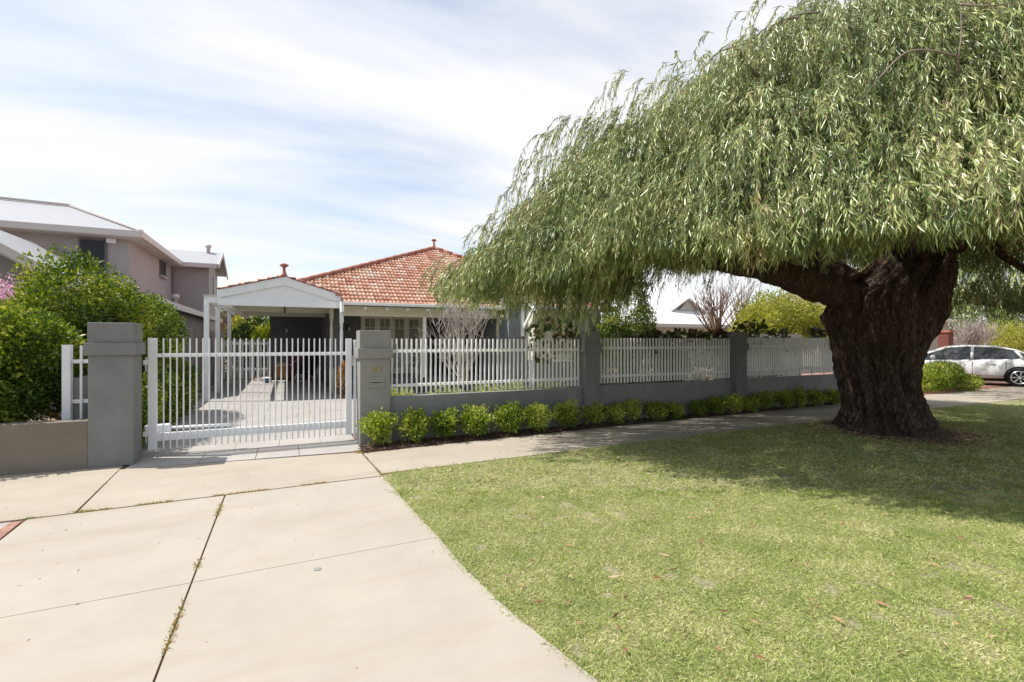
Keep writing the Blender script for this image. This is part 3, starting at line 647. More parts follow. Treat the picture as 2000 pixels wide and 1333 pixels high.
# underside beams, ceiling
MB().box(CX0 + .05, 1.40, CYF + .06, 22.3, 2.70, 2.72).build('carport_ceiling', M['soffit'], hs)
MB().box(-1.52, -1.32, CYF + .06, 22.3, 2.52, 2.68).build('plate_beam', M['white'], hs)
for yy, z in ((16.6, 2.55), (18.9, 2.53)):
    MB().box(-1.32, 1.3, yy, yy + .07, z - .06, 2.699).build('cross_beam', M['cream'], hs)
hc = MB(); hc.beam((-4.35, 19.6, 5.24), (-7.2, 23, 6.60), .16, .05); HIPCAP = hc
MB().box(-.08, -.02, 16.4, 16.46, 2.45, 2.69).build('bracket', M['dkwall'], hs)
# walls
MB().box(-.62, 1.31, 22.3, 22.5, 0, 2.9).build('wall', M['dkwall'], hs)
MB().box(1.31, 1.5, 15.9, 22.5, 0, 2.85).build('wall', M['dkwall'], hs)
MB().box(1.5, 6.9, 17.0, 17.2, 0, 3.3).build('wall', M['dkwall'], hs)
MB().box(6.46, 10.0, 14.1, 14.3, 0, 3.9).build('wall', M['midwall'], hs)['label'] = 'blue grey rendered wall of the projecting wing'
gw = MB(); gw.prism([(6.46, 14.1, 3.9), (10.0, 14.1, 3.9), (8.2, 14.1, 4.9)], (0, .2, 0)); gw.box(6.46, 6.6, 14.301, 17, 0, 3.9); gw.box(9.85, 10, 14.301, 22, 0, 3.9)
gw.build('wing_wall', M['midwall'], hs)
wr = MB(); wr.prism([(6.2, 14.0, 3.78), (8.2, 14.0, 5.0), (8.2, 14.0, 5.08), (6.2, 14.0, 3.86)], (0, 6, 0)); wr.prism([(10.2, 14.0, 3.78), (8.2, 14.0, 5.0), (8.2, 14.0, 5.08), (10.2, 14.0, 3.86)], (0, 6, 0))
wr.build('wing_roof', M['ridge'], hs)
# gutter and eave
gu = MB(); gu.box(1.40, 6.52, EYY - .14, EYY - .02, EZ - .075, EZ + .01); gu.build('gutter', M['white'], hs, bevel=.012)
MB().box(1.40, 1.47, EYY - .16, EYY + .3, EZ - .28, EZ + .02).build('barge_end', M['white'], hs)
MB().box(6.46, 6.52, EYY - .16, EYY + .3, EZ - .28, EZ + .02).build('barge_end', M['white'], hs)
MB().box(1.5, 6.46, EYY - .0, 14.86, EZ - .11, EZ - .10).build('soffit', M['cream'], hs)
MB().box(1.5, 6.46, 14.86, 14.96, EZ - .36, EZ - .10).build('verandah_beam', M['cream'], hs)
for u in (714, 757, 797, 836, 874, 910, 945):
    x = XatY(u, 14.5); MB().box(x - .03, x + .03, EYY - .01, 14.86, EZ - .185, EZ - .115).build('rafter_tail', M['white'], hs)
MB().box(1.5, 6.46, 14.97, 17.0, EZ - .06, EZ - .05).build('verandah_ceiling', M['soffit'], hs)
# deck
MB().box(1.5, 6.46, 14.95, 17, .30, .46).build('verandah_floor', mat('charcoal_deck', (.09, .095, .105), .5, .4, var=.1), hs, bevel=.01)
MB().box(1.55, 6.46, 15.15, 17, -.03, .30).build('verandah_plinth', M['dkwall'], hs)
# posts
def turned(x, y, base, top):
    mb = MB(); mb.box(x - .055, x + .055, y - .055, y + .055, top - .42, top); mb.box(x - .055, x + .055, y - .055, y + .055, base, base + .75)
    pr_ = [(.050, 0), (.058, .04), (.035, .07), (.052, .11), (.030, .16), (.045, .6), (.050, .9), (.034, 1.02), (.054, 1.05), (.036, 1.08), (.054, 1.11), (.040, 1.14)]
    h = (top - .42) - (base + .75); k = h / 1.14; mb.lathe((x, y, base + .75), [(r, z * k) for r, z in pr_], 14); return mb
turned(XatY(667, 15.04), 15.04, 0, 2.56).build('turned_post', M['white'], hs)
turned(1.25, 15.75, 0, 2.7).build('turned_post', M['cream'], hs)
x = XatY(829, 14.92); MB().box(x - .05, x + .05, 14.87, 14.97, .46, 2.36).build('verandah_post', M['white'], hs)
x = XatY(973, 14.92); MB().box(x - .04, x + .04, 14.87, 14.97, .46, 2.36).build('verandah_post', M['cream'], hs)
# french doors
def glazed(x0, x1, y, z0, z1, n, parent, zbar, name='french_door', lower=True, glass=None):
    fr = MB(); t = .05; w = (x1 - x0) / n
    f0 = MB().box(x0 - .05, x1 + .05, y - .02, y + .03, z1, z1 + .07); f0.box(x0 - .05, x0, y - .02, y + .03, z0, z1); f0.box(x1, x1 + .05, y - .02, y + .03, z0, z1)
    f0.build('window_frame', M['cream'], parent)
    for i in range(n):
        a, b = x0 + i * w + .004, x0 + (i + 1) * w - .004
        d = MB().box(a, a + .085, y - .012, y + .02, z0, z1); d.box(b - .085, b, y - .012, y + .02, z0, z1)
        d.box(a + .085, b - .085, y - .012, y + .02, z1 - .10, z1); d.box(a + .085, b - .085, y - .012, y + .02, z0, z0 + .22)
        c = (a + b) / 2; d.box(a + .085, b - .085, y - .008, y + .015, zbar - .012, zbar + .012); d.box(c - .01, c + .01, y - .008, y + .015, zbar + .012, z1 - .10)
        do = d.build(name, M['cream'], parent)
        MB().box(a + .085, b - .085, y + .003, y + .008, z0 + .22, z1 - .10).build('pane', glass or M['curtain'], do)
glazed(2.32, 4.32, 16.94, .46, 2.46, 4, hs, 2.05)
# black shade behind the right bay of the verandah
MB().box(4.62, 6.40, 16.6, 16.64, .46, 2.6).build('shade_blind', M['black'], hs)
# wall lamp
lm = MB().box(1.86, 1.92, 16.93, 17.0, 1.98, 2.12).build('wall_lamp', M['dkwall'], hs)
mb = MB(); mb.lathe((1.89, 16.88, 1.93), [(.03, 0), (.05, .02), (.045, .13), (.06, .14), (.02, .19)], 10); mb.build('lantern', M['metal'], lm)
lm2 = MB().lathe((0, 22.2, 1.95), [(.02, 0), (.05, .03), (.05, .12), (.02, .15)], 10).build('wall_lamp', M['metal'], hs)
# bay window on the wing
bx0, bx1, by = 7.04, 9.1, 13.45
bwn = MB().box(bx0, bx1, by, 14.099, .0, 1.0).build('bay_base', M['midwall'], hs)
glazed(bx0 + .06, bx1 - .06, by + .02, 1.0, 2.42, 4, hs, 2.12, name='casement', glass=mat('blind_glass', (.40, .39, .33), .4, .4, var=.15, vscale=4, stretch=(14, 1, .2)))
MB().box(bx0, bx1, by - .03, by + .05, .94, 1.0).build('window_sill', M['white'], hs)
MB().box(bx0 - .0, bx1, by, by + .08, 2.49, 2.63).build('bay_head', M['cream'], hs)
MB().box(bx0, bx0 + .05, by + .06, 14.099, 1.0, 2.62).build('bay_cheek', M['cream'], hs)
tiled('bay_roof', [(6.92, 13.1), (9.35, 13.1), (9.35, 14.1), (6.92, 14.1)], lambda x, y: 2.66 + .42 * (y - 13.1), (0, 13.1), (1, 0), (0, 1), hs, M['tile'])
MB().box(6.95, 9.35, 13.0, 13.1, 2.60, 2.68).build('gutter', M['white'], hs, bevel=.01)
for x in (7.3, 7.75, 8.2, 8.65, 9.1): MB().box(x - .025, x + .025, 13.1, 13.45, 2.53, 2.59).build('rafter_tail', M['white'], hs)
b2 = MB(); b2.prism([(6.9, 13.0, 2.45), (6.9, 13.0, 2.72), (6.9, 14.09, 3.14), (6.9, 14.09, 2.98)], (.05, 0, 0)); b2.build('barge_board', M['white'], hs)
b3 = MB(); b3.box(6.88, 6.97, 14.0, 14.09, 1.75, 2.98); b3.beam((6.925, 14.0, 2.0), (6.925, 13.35, 2.56), .06, .08); b3.build('eave_bracket', M['white'], hs)

# pergola posts left of the carport
pg = empty('pergola', (-1.95, 18, 0), 'white timber pergola frame standing left of the carport gable', 'pergola')
for yy in (15.05, 17.35, 20.6):
    MB().box(-1.98, -1.86, yy - .055, yy + .055, 0, 2.62).build('post', M['white'], pg)
    MB().box(-1.98, -1.67, yy - .03, yy + .03, 2.621, 2.80).build('rafter', M['white'], pg)
MB().box(-2.0, -1.66, 14.98, 15.02, 2.801, 2.83).build('flashing', M['fascia'], pg)
MB().box(-1.95, -1.89, 15.08, 22.3, 2.64, 2.78).build('side_beam', M['white'], pg)

# rear side gate and boundary walls
e = empty('rear_picket_gate', (-1.5, 22.4, 0), 'white picket gate at the rear between boundary wall and carport wall', 'gate')
for k in range(13):
    x = -2.3 + k * .13; MB().box(x, x + .07, 22.36, 22.39, .08, 1.62 + .03 * (k % 2)).build('picket', M['white'], e)
for z in (.4, 1.45): MB().box(-2.35, -.63, 22.391, 22.43, z, z + .09).build('rail', M['white'], e)
tag(MB().box(-2.6, -2.42, 16.5, 24, -.02, 1.98).build('boundary_wall', M['mauve2']), 'grey rendered boundary wall running back beside the pergola posts', 'wall')
tag(MB().box(-3.55, -2.6, 16.3, 16.5, -.02, 2.0).build('boundary_wall_return', M['mauve2']), 'grey wall return with pale cap behind the green hedge', 'wall')
tag(MB().box(-2.62, -2.5, 8.3, 16.28, -.02, 1.1).build('side_wall', M['wallg']), 'low grey side wall along the driveway behind the shrubs', 'wall')
e = empty('meter_box', (-2.45, 12, .5), 'white meter cupboard beside the driveway behind the hedge', 'cupboard')
MB().box(-2.49, -2.33, 11.7, 12.5, .5, 1.55).build('cabinet', M['plasticw'], e, bevel=.01); MB().box(-2.328, -2.32, 11.76, 12.44, .55, 1.5).build('door', M['plasticw'], e, bevel=.004)

# ---------------------------------------------------------------- things in the carport
BX, BY = XatY(551, 21.2), 20.9
e = empty('cardboard_box', (BX, BY, .12), 'open brown cardboard box on a low trolley in the carport', 'box')
MB().box(BX - .24, BX + .20, BY - .15, BY + .15, .14, .62).build('carton', M['card'], e)
mb = MB(); mb.prism([(BX - .24, BY - .15, .622), (BX + .2, BY - .15, .622), (BX + .22, BY - .27, .69), (BX - .26, BY - .27, .68)], (0, .004, .004)); mb.prism([(BX - .24, BY + .15, .622), (BX + .2, BY + .15, .622), (BX + .2, BY + .22, .75), (BX - .24, BY + .22, .74)], (0, .004, .004)); mb.build('flap', mat('pale_card', (.62, .48, .32), .8), e)
e = empty('trolley', (BX, BY, 0), 'low dark trolley under the cardboard box', 'trolley')
MB().box(BX - .3, BX + .3, BY - .2, BY + .2, .09, .138).build('deck', M['rubber'], e)
for sx in (-.22, .22):
    for sy in (-.15, .15): MB().tube([(BX + sx - .01, BY + sy, .045), (BX + sx + .02, BY + sy, .045)], .045, 12).build('wheel', M['rubber'], e)
e = empty('plastic_tub', (BX - .55, BY - .1, 0), 'white and blue plastic tub on the carport floor left of the box', 'tub')
mb = MB(); mb.lathe((BX - .52, BY - .1, 0), [(.14, 0), (.18, .16), (.19, .17)], 16); mb.build('bowl', mat('blue_tub', (.12, .17, .30), .5), e)
MB().lathe((BX - .52, BY - .1, .171), [(.2, 0), (.2, .02), (.06, .05)], 16).build('lid', M['plasticw'], e)
PXm, PYm = XatY(585, 20.7), 20.7
e = empty('pushchair', (PXm, PYm, 0), 'dark folded pushchair with white spoked front wheel in the carport', 'pushchair')
mb = MB(); mb.prism([(PXm - .1, PYm, .25), (PXm + .45, PYm, .30), (PXm + .55, PYm, .85), (PXm + .2, PYm, 1.0), (PXm + .05, PYm, .6)], (0, .35, 0)); mb.build('seat', M['black'], e, bevel=.03)
MB().tube([(PXm - .35, PYm + .05, .65), (PXm + .1, PYm + .05, 1.0), (PXm + .2, PYm + .05, 1.02)], .014, 8).build('handle', M['metal'], e)
for wx in (PXm - .02, PXm + .5):
    w = MB(); w.tube([(wx + .14 * cos(a), PYm - .03, .16 + .14 * sin(a)) for a in np.linspace(0, 2 * pi, 25)], .018, 8, False)
    wo_ = w.build('wheel', M['plasticw'] if wx < PXm else M['rubber'], e, smooth=True)
    s_ = MB()
    for k in range(3): a = k * 2 * pi / 3 + .4; s_.beam((wx, PYm - .03, .16), (wx + .14 * cos(a), PYm - .03, .16 + .14 * sin(a)), .02, .03, (0, 1, 0))
    s_.build('spoke', M['plasticw'], wo_)
e = empty('red_crate_stack', (.55, 21.9, 0), 'dark red storage cupboard against the back wall of the carport', 'cupboard')
MB().box(.10, 1.1, 21.9, 22.28, 0, 1.25).build('cabinet', M['redplastic'], e, bevel=.01); MB().box(.12, .59, 21.885, 21.899, .05, 1.2).build('door', M['redplastic'], e, bevel=.004); MB().box(.61, 1.08, 21.885, 21.899, .05, 1.2).build('door', M['redplastic'], e, bevel=.004)
bx = XatY(620, 20.9)
mb = MB(); mb.prism([(bx - .16, 20.9, .0), (bx + .02, 20.9, .0), (bx + .2, 21.2, .58), (bx + .02, 21.2, .6)], (0, .05, 0)); tag(mb.build('leaning_panel', M['plasticw'], bevel=.02), 'pale plastic panel leaning against the carport cupboard', 'panel')

# ---------------------------------------------------------------- wire chairs on the verandah
def wire_chair(cx, cy, rz_, label):
    e = empty('wire_chair', (cx, cy, .46), label, 'chair', 'white wire chairs on the verandah', rz=rz_, local=True)
    w = M['plasticw']; sh = MB()
    n = 11
    for i in range(n):
        x = -.24 + .48 * i / (n - 1); sh.tube([(x, -.22, .44), (x * .95, 0, .42), (x * .9, .2, .43), (x * 1.0, .27, .55), (x * 1.12, .32, .88)], .004, 5, False)
    for j in range(9):
        t = j / 8; z = .45 + .43 * t; wd = .22 + .05 * t; y = .24 + .09 * t; sh.tube([(-wd, y, z), (0, y + .03, z), (wd, y, z)], .004, 5, False)
    for j in range(6):
        y = -.2 + .4 * j / 5; sh.tube([(-.24, y, .435), (.24, y, .435)], .004, 5, False)
    sh.tube([(-.24, .24, .45), (-.30, .33, .89), (.30, .33, .89), (.24, .24, .45)], .008, 6)
    sh.build('seat_shell', w, e)
    ar = MB()
    for s in (-1, 1): ar.tube([(s * .25, .26, .64), (s * .33, .1, .66), (s * .31, -.2, .64), (s * .25, -.2, .43)], .008, 6)
    ar.build('armrest', w, e)
    for s in (-1, 1):
        MB().tube([(s * .2, -.15, .43), (s * .28, -.27, 0), (s * .28, .27, 0), (s * .2, .15, .43)], .008, 6).build('leg', w, e)
    return e
wire_chair(XatY(797, 15.6), 15.6, R(8), 'white wire armchair on the verandah left of the square white post')
wire_chair(XatY(742, 15.7), 15.7, R(-50), 'white wire armchair mostly hidden behind the letterbox pillar')

# ================================================================= NEIGHBOURING HOUSES
nh = empty('two_storey_house', (-8, 22, 0), 'two storey mauve rendered neighbour house with white metal roof at left', 'house')
MB().box(-18, -4.77, 20.1, 26.8, 0, 5.15).build('wall', M['mauve'], nh)
MB().box(-4.7701, -3.33, 26.8, 29.9, 0, 5.15).build('wall', M['mauve'], nh); 
def uvplane(name, pts, m, parent, axis=0, thick=None):
    me = bpy.data.meshes.new(name); me.from_pydata(pts, [], [tuple(range(len(pts)))]); l = me.uv_layers.new(name='UVMap')
    for i, p in enumerate(pts): l.data[i].uv = (p[axis], p[1 - axis])
    me.materials.append(m); o = bpy.data.objects.new(name, me); C.objects.link(o); o.parent = parent; o.location = -Vector(parent.location)
    s_ = o.modifiers.new('t', 'SOLIDIFY'); s_.thickness = .04; s_.offset = -1
    return o
ev = 5.2
uvplane('roof', [(-18, 19.6, ev), (-4.35, 19.6, ev), (-7.2, 23, 6.55), (-18, 23, 6.75)], M['corr'], nh)
uvplane('roof', [(-4.35, 19.6, ev), (-4.35, 26.4, ev), (-7.2, 23, 6.55)], M['corr'], nh, 1)
uvplane('roof', [(-4.6, 26.4, ev), (-2.9, 26.4, ev), (-2.9, 28.15, 6.02), (-7.5, 28.15, 6.02)], M['corr'], nh)
uvplane('roof', [(-2.9, 28.15, 6.02), (-2.9, 30.2, 5.1), (-7, 30.2, 5.1), (-7, 28.15, 6.02)], M['corr'], nh)
MB().box(-18, -4.35, 19.52, 19.60, ev - .2, ev + .02).build('gutter', M['fascia'], nh, bevel=.02)
MB().box(-4.36, -4.28, 19.52, 26.35, ev - .2, ev + .02).build('gutter', M['fascia'], nh, bevel=.02)
MB().box(-4.28, -2.95, 26.32, 26.40, ev - .2, ev + .02).build('gutter', M['fascia'], nh, bevel=.02)
MB().box(-18, -4.37, 19.61, 20.099, ev - .22, ev - .18).build('soffit', M['fascia'], nh)
MB().box(-4.769, -4.37, 20.1, 26.3, ev - .22, ev - .18).build('soffit', M['fascia'], nh)
HIPCAP.build('hip_cap', M['fascia'], nh); hc2 = MB(); hc2.beam((-7.2, 23, 6.60), (-18, 23, 6.80), .16, .05); hc2.build('ridge_cap', M['fascia'], nh)
bb = MB(); bb.prism([(-2.92, 26.35, 5.0), (-2.92, 26.35, 5.2), (-2.92, 28.15, 6.06), (-2.92, 30.25, 5.12), (-2.92, 30.25, 4.92), (-2.92, 28.15, 5.84)], (.05, 0, 0)); bb.build('barge_board', M['fascia'], nh)
gg = MB(); gg.prism([(-3.34, 26.8, 5.15), (-3.34, 29.9, 5.15), (-3.34, 28.15, 5.9)], (-.1, 0, 0)); gg.build('gable_wall', M['mauve'], nh)
w = MB().box(-6.08, -5.36, 20.03, 20.098, 3.45, 4.93).build('window', M['dkwall'], nh); MB().box(-6.03, -5.41, 20.02, 20.028, 3.5, 4.88).build('pane', M['glassd'], w)
w = MB().box(-4.769, -4.72, 24.3, 25.3, 4.35, 4.98).build('window', M['dkwall'], nh); MB().box(-4.718, -4.71, 24.36, 25.24, 4.4, 4.93).build('pane', M['glassd'], w)
MB().box(-4.769, -4.66, 24.25, 25.35, 4.26, 4.345).build('window_sill', M['mauve'], nh)
w = MB().box(-3.329, -3.3, 28.2, 28.9, 3.6, 4.8).build('window', M['glassd'], nh)
MB().box(-5.35, -5.1, 19.95, 20.098, 4.82, 4.97).build('vent_box', M['plasticw'], nh, bevel=.01)
MB().tube([(-4.70, 26.7, 2.9), (-4.70, 26.7, 5.05)], .05, 8).build('downpipe', M['mauve2'], nh)
for (x, y, z) in ((-3.5, 28.0, 5.95), (-3.9, 22.5, 3.0)):
    v_ = MB(); v_.lathe((x, y, z), [(.08, 0), (.08, .25), (.13, .26), (.13, .38), (.05, .42)], 12); v_.build('roof_vent', M['fascia'], nh, smooth=True)
# single storey parts
MB().box(-4.76, -3.55, 16.6, 30.5, 0, 2.7).build('lean_to_wall', M['mauve2'], nh)
uvplane('lean_to_roof', [(-3.25, 16.3, 2.80), (-3.25, 31, 2.80), (-4.76, 31, 3.25), (-4.76, 16.3, 3.25)], M['corr'], nh, 1)
MB().box(-3.29, -3.21, 16.2, 31, 2.62, 2.82).build('gutter', M['fascia'], nh)
for yy in (18.5, 21.5): 
    w = MB().box(-3.549, -3.52, yy, yy + .9, 1.7, 2.4).build('window', M['glassd'], nh)
MB().box(-10.5, -4.3, 14.6, 20.0, 0, 2.65).build('garage_wall', M['mauve2'], nh)
gf = MB(); gf.prism([(-10.5, 14.6, 2.65), (-4.3, 14.6, 2.65), (-6.9, 14.6, 4.15), (-7.4, 14.6, 4.15)], (0, .1, 0)); gf.build('garage_gable', M['mauve2'], nh)
uvplane('garage_roof', [(-3.95, 14.1, 2.65), (-3.95, 20, 2.65), (-6.9, 20, 4.55), (-6.9, 14.1, 4.55)], M['corr'], nh, 1)
fb = MB(); fb.prism([(-3.93, 14.1, 2.45), (-3.93, 14.1, 2.66), (-6.9, 14.1, 4.57), (-6.9, 14.1, 4.35)], (0, -.04, 0)); fb.build('barge_board', M['fascia'], nh)

# white-roofed house behind, to the right
M['corrw'] = M['corr'].copy(); M['corrw'].node_tree.nodes['Principled BSDF'].inputs['Base Color'].default_value = (.80, .79, .77, 1)
wh = empty('white_roofed_house', (23, 28, 0), 'pale house with white metal hipped roof and small gablet beyond the fence', 'house')
MB().box(13.5, 33, 24.6, 34, 0, 2.6).build('wall', mat('cream_render', (.55, .50, .43), .8), wh)
uvplane('roof', [(12.9, 24, 2.7), (33.6, 24, 2.7), (28, 29.5, 6.3), (19, 29.5, 6.3)], M['corrw'], wh)
uvplane('roof', [(12.9, 24, 2.7), (19, 29.5, 6.3), (12.9, 35, 2.7)], M['corrw'], wh, 1)
MB().box(12.9, 33.6, 23.92, 24.0, 2.5, 2.72).build('gutter', M['fascia'], wh)
gx_ = XatY(1343, 25.5); gz = HatY(1343, 609, 25.5)
gl = MB(); gl.prism([(gx_ - .85, 25.5, gz), (gx_ + .85, 25.5, gz), (gx_, 25.5, gz + .75)], (0, .08, 0)); go = gl.build('gablet', mat('louvre', (.42, .38, .33), .7, var=.15, vscale=3, stretch=(.2, .2, 14)), wh)
gr_ = MB(); gr_.prism([(gx_ - 1.5, 25.35, gz - .04), (gx_, 25.35, gz + .84), (gx_, 25.35, gz + .95), (gx_ - 1.6, 25.35, gz)], (0, 2.5, 0)); gr_.prism([(gx_ + 1.5, 25.35, gz - .04), (gx_, 25.35, gz + .84), (gx_, 25.35, gz + .95), (gx_ + 1.6, 25.35, gz)], (0, 2.5, 0)); gr_.build('gablet_roof', M['fascia'], wh)
# low pale wall right of third bay, beige house behind car, brown gate post
tag(MB().box(13.0, 17.0, 11.5, 11.7, -.02, 1.85).build('pale_side_wall', mat('pale_wall', (.42, .41, .38), .8, var=.05)), 'pale grey side wall seen above the third picket panel by the trunk', 'wall')
bh = empty('beige_house', (34, 22, 0), 'beige rendered house behind the parked car and bare shrub', 'house')
MB().box(30, 45, 19, 27, 0, 3.0).build('wall', mat('beige_render', (.50, .43, .35), .85, var=.06), bh)
uvplane('roof', [(29.4, 18.4, 3.0), (45.6, 18.4, 3.0), (42, 23, 5.2), (33, 23, 5.2)], mat('brown_roof', (.20, .15, .12), .8, var=.2), bh)
uvplane('roof', [(29.4, 18.4, 3.0), (33, 23, 5.2), (29.4, 27.6, 3.0)], mat('brown_roof_side', (.20, .15, .12), .8, var=.2), bh)
MB().box(33, 34.6, 18.93, 18.998, .9, 2.2).build('window', M['glassd'], bh)
rp_ = XatY(1852, 12.0); e = empty('gate_post', (rp_, 12.0, 0), 'dark red brown post right of the big tree trunk', 'post')
MB().box(rp_ - .22, rp_ + .22, 11.9, 12.3, 0, 2.0).build('shaft', mat('red_brown', (.16, .055, .04), .8, var=.15), e); MB().box(rp_ - .27, rp_ + .27, 11.85, 12.35, 2.0, 2.1).build('cap', M['ridge'], e)

# ================================================================= PLANTS
def small_shrub(x, y, w, h, n, label, m=M['box'], size=.042):
    e = empty('box_shrub', (x, y, 0), label, 'shrub', 'small round shrubs planted along the fence wall')
    r = w / 2
    bl = [((x, y, h * .56), (r * .85, r * .8, h * .44)), ((x - r * .42, y - .02, h * .66), (r * .5, r * .5, h * .3)), ((x + r * .4, y + .03, h * .70), (r * .5, r * .5, h * .29)), ((x + r * .05, y - r * .4, h * .45), (r * .55, r * .45, h * .32))]
    foliage('foliage', bl, n, size, m, e, ratio=.6, shell=.75, bumps=.75, bs=7, zmin=.03, seed=x)
    st = MB()
    for k in range(9): a = k * .9 + x; st.tube([(x + .02 * cos(a), y + .02 * sin(a), 0), (x + r * .4 * cos(a), y + r * .4 * sin(a), h * .6)], [.008, .004], 5, False)
    st.build('stems', M['twigb'], e)
bright = [(740, 60, 807, 870, 'leftmost and yellowest small shrub, in front of the letterbox pillar'), (810, 58, 806, 866, 'second small shrub from the gate, with a gap on each side'),
          (870, 52, 803, 858, 'third small shrub from the gate, touching its right neighbour'), (929, 66, 796, 850, 'fourth small shrub from the gate, wide and yellow tipped'),
          (995, 56, 792, 843, 'fifth small shrub from the gate, first of a touching pair'), (1047, 54, 790, 838, 'sixth small shrub from the gate, second of a touching pair'),
          (1105, 50, 789, 834, 'seventh small shrub, last fully sunlit one before the second pillar')]
for u, w_, vt_, vb_, lab in bright:
    Yb = 7.50; d = DEP(u, Yb); x = XatY(u, Yb); h = EYE - (vt_ - 667) * d / F; small_shrub(x, Yb, w_ * d / F * 1.12, h * 1.03, 2500, lab)
dim = [(1157, 'shrub in front of the second pillar at the edge of the tree shade'), (1197, 'shrub just right of the second pillar, lightly sunlit'), (1233, 'dim shrub second to the right of the second pillar'), (1283, 'dim shrub standing alone under the second picket panel'),
       (1317, 'narrow upright shrub under the middle of the second picket panel'), (1362, 'shaded shrub two left of the third pillar'), (1396, 'shaded shrub just left of the third pillar'),
       (1428, 'shaded shrub in front of the third pillar'), (1462, 'shaded shrub just right of the third pillar'), (1495, 'dark shrub second right of the third pillar'), (1528, 'dark shrub third right of the third pillar'),
       (1560, 'dark shrub fourth right of the third pillar'), (1592, 'dark shrub second from the big trunk'), (1625, 'dark shrub next to the big trunk, below the third picket panel')]
for u, lab in dim:
    Yb = 7.62; x = XatY(u, Yb); small_shrub(x + random.uniform(-.04, .04), Yb, random.uniform(.38, .60), random.uniform(.30, .48), 1300, lab, size=.042)

# big hedge at left
e = empty('hedge', (-4.8, 9, 0), 'big glossy green hedge bulging over the brown wall at left', 'hedge')
foliage('foliage', [((-4.9, 8.7, 1.25), (1.3, .8, .85)), ((-3.7, 8.7, 1.30), (.95, .72, .78)), ((-3.05, 8.6, 1.45), (.42, .5, .62)), ((-6.2, 8.7, 1.3), (1.2, .9, .9)), ((-3.9, 8.5, .8), (1.2, .5, .45)), ((-3.3, 8.5, 1.0), (.6, .45, .5))], 56000, .062, M['hedge'], e, ratio=.5, shell=.45, bumps=.32, bs=2.4, zmin=.5, seed=2)
mb = MB(); branchy(mb, (-4.6, 8.8, .1), .8, 6, .03, .6, 1, rnd=random.Random(1)); mb.build('stems', M['twigb'], e)
e = empty('broad_shrub_tree', (-3.2, 10.6, 0), 'tall bushy green tree with yellow tips between hedge and driveway', 'tree')
foliage('foliage', [((-3.12, 10.1, 2.25), (.62, .8, .72)), ((-2.8, 10.9, 2.0), (.62, .9, .72)), ((-2.5, 12.2, 1.75), (.50, 1.3, .75)), ((-3.5, 10.0, 1.6), (.8, .7, .8)), ((-2.8, 10.4, 1.1), (.5, 1.0, .8)), ((-2.45, 11.6, 1.1), (.4, 1.3, .7))], 54000, .058, M['hedge'], e, ratio=.5, shell=.45, bumps=.34, bs=2.4, zmin=.2, seed=7)
mb = MB(); branchy(mb, (-3.3, 10.6, 0), 1.0, 6, .04, .5, 1, rnd=random.Random(2)); mb.build('trunk', M['twigb'], e)
e = empty('blossom_tree', (-5.6, 11.5, 0), 'pink flowering tree behind the hedge at the left edge', 'tree')
foliage('blossom', [((-4.25, 11.0, 2.2), (.40, .5, .50)), ((-4.8, 11.1, 2.25), (.6, .6, .55)), ((-5.7, 11.3, 2.3), (.9, .7, .6))], 9000, .034, M['pink'], e, ratio=.8, shell=.8, bumps=.5, bs=4, seed=4)
mb = MB(); branchy(mb, (-5.2, 11.2, 0), 2.0, 5, .04, .35, 2, rnd=random.Random(5)); mb.build('trunk', M['twigb'], e)
# driveway side shrubs
e = empty('driveway_hedge', (-2.1, 10, 0), 'leafy green hedge along the left edge of the inner driveway behind the gate', 'hedge')
foliage('foliage', [((-2.05, 9.0, .5), (.30, .75, .55)), ((-2.05, 10.3, .55), (.32, .8, .55)), ((-2.1, 11.6, .55), (.33, .8, .58)), ((-2.12, 12.7, .6), (.33, .65, .62))], 19000, .06, M['hedge'], e, ratio=.5, shell=.5, bumps=.3, bs=3.5, zmin=.02, seed=9)
mb = MB()
for yy in (9, 10.2, 11.5, 12.6): branchy(mb, (-2.08, yy, 0), .5, 3, .012, .4, 1, rnd=random.Random(int(yy)))
mb.build('stems', M['twigb'], e)
x = XatY(668, 14.3); e = empty('golden_shrub', (x, 14.3, 0), 'narrow orange and gold leaved shrub at the foot of the turned carport post', 'shrub')
foliage('foliage', [((x + .02, 14.25, .5), (.15, .18, .50)), ((x + .03, 14.3, .78), (.10, .14, .25))], 1800, .045, M['golden'], e, ratio=.6, shell=.5, zmin=.02, bs=5); mb = MB(); branchy(mb, (x, 14.3, 0), .6, 3, .01, .2, 1); mb.build('stems', M['twigb'], e)
# garden low plants behind wall 1
labs = ['low bright green plant just behind the wall beside the letterbox pillar', 'low yellow green clump behind the wall below the first pickets', 'broad low green clump in front of the bare tree', 'low green clump right of the bare tree trunk', 'low green garden plant behind the right half of the sunlit picket panel', 'low leafy plant near the second pillar behind the pickets']
for (u, w_, h, lab) in ((765, .25, .76, labs[0]), (795, .45, .75, labs[1]), (875, .8, .76, labs[2]), (955, .9, .80, labs[3]), (1010, .8, .84, labs[4]), (1085, .9, .86, labs[5])):
    x = XatY(u, 8.45); e = empty('ground_cover_plant', (x, 8.45, 0), lab, 'plant', 'low plants behind the fence wall')
    foliage('foliage', [((x, 8.5, h * .55), (w_ / 2, .22, h * .45))], 1500, .05, M['box'], e, ratio=.4, shell=.6, bs=5, zmin=.05); MB().tube([(x, 8.45, 0), (x, 8.45, h * .6)], [.012, .006], 6).build('stem', M['twigb'], e)

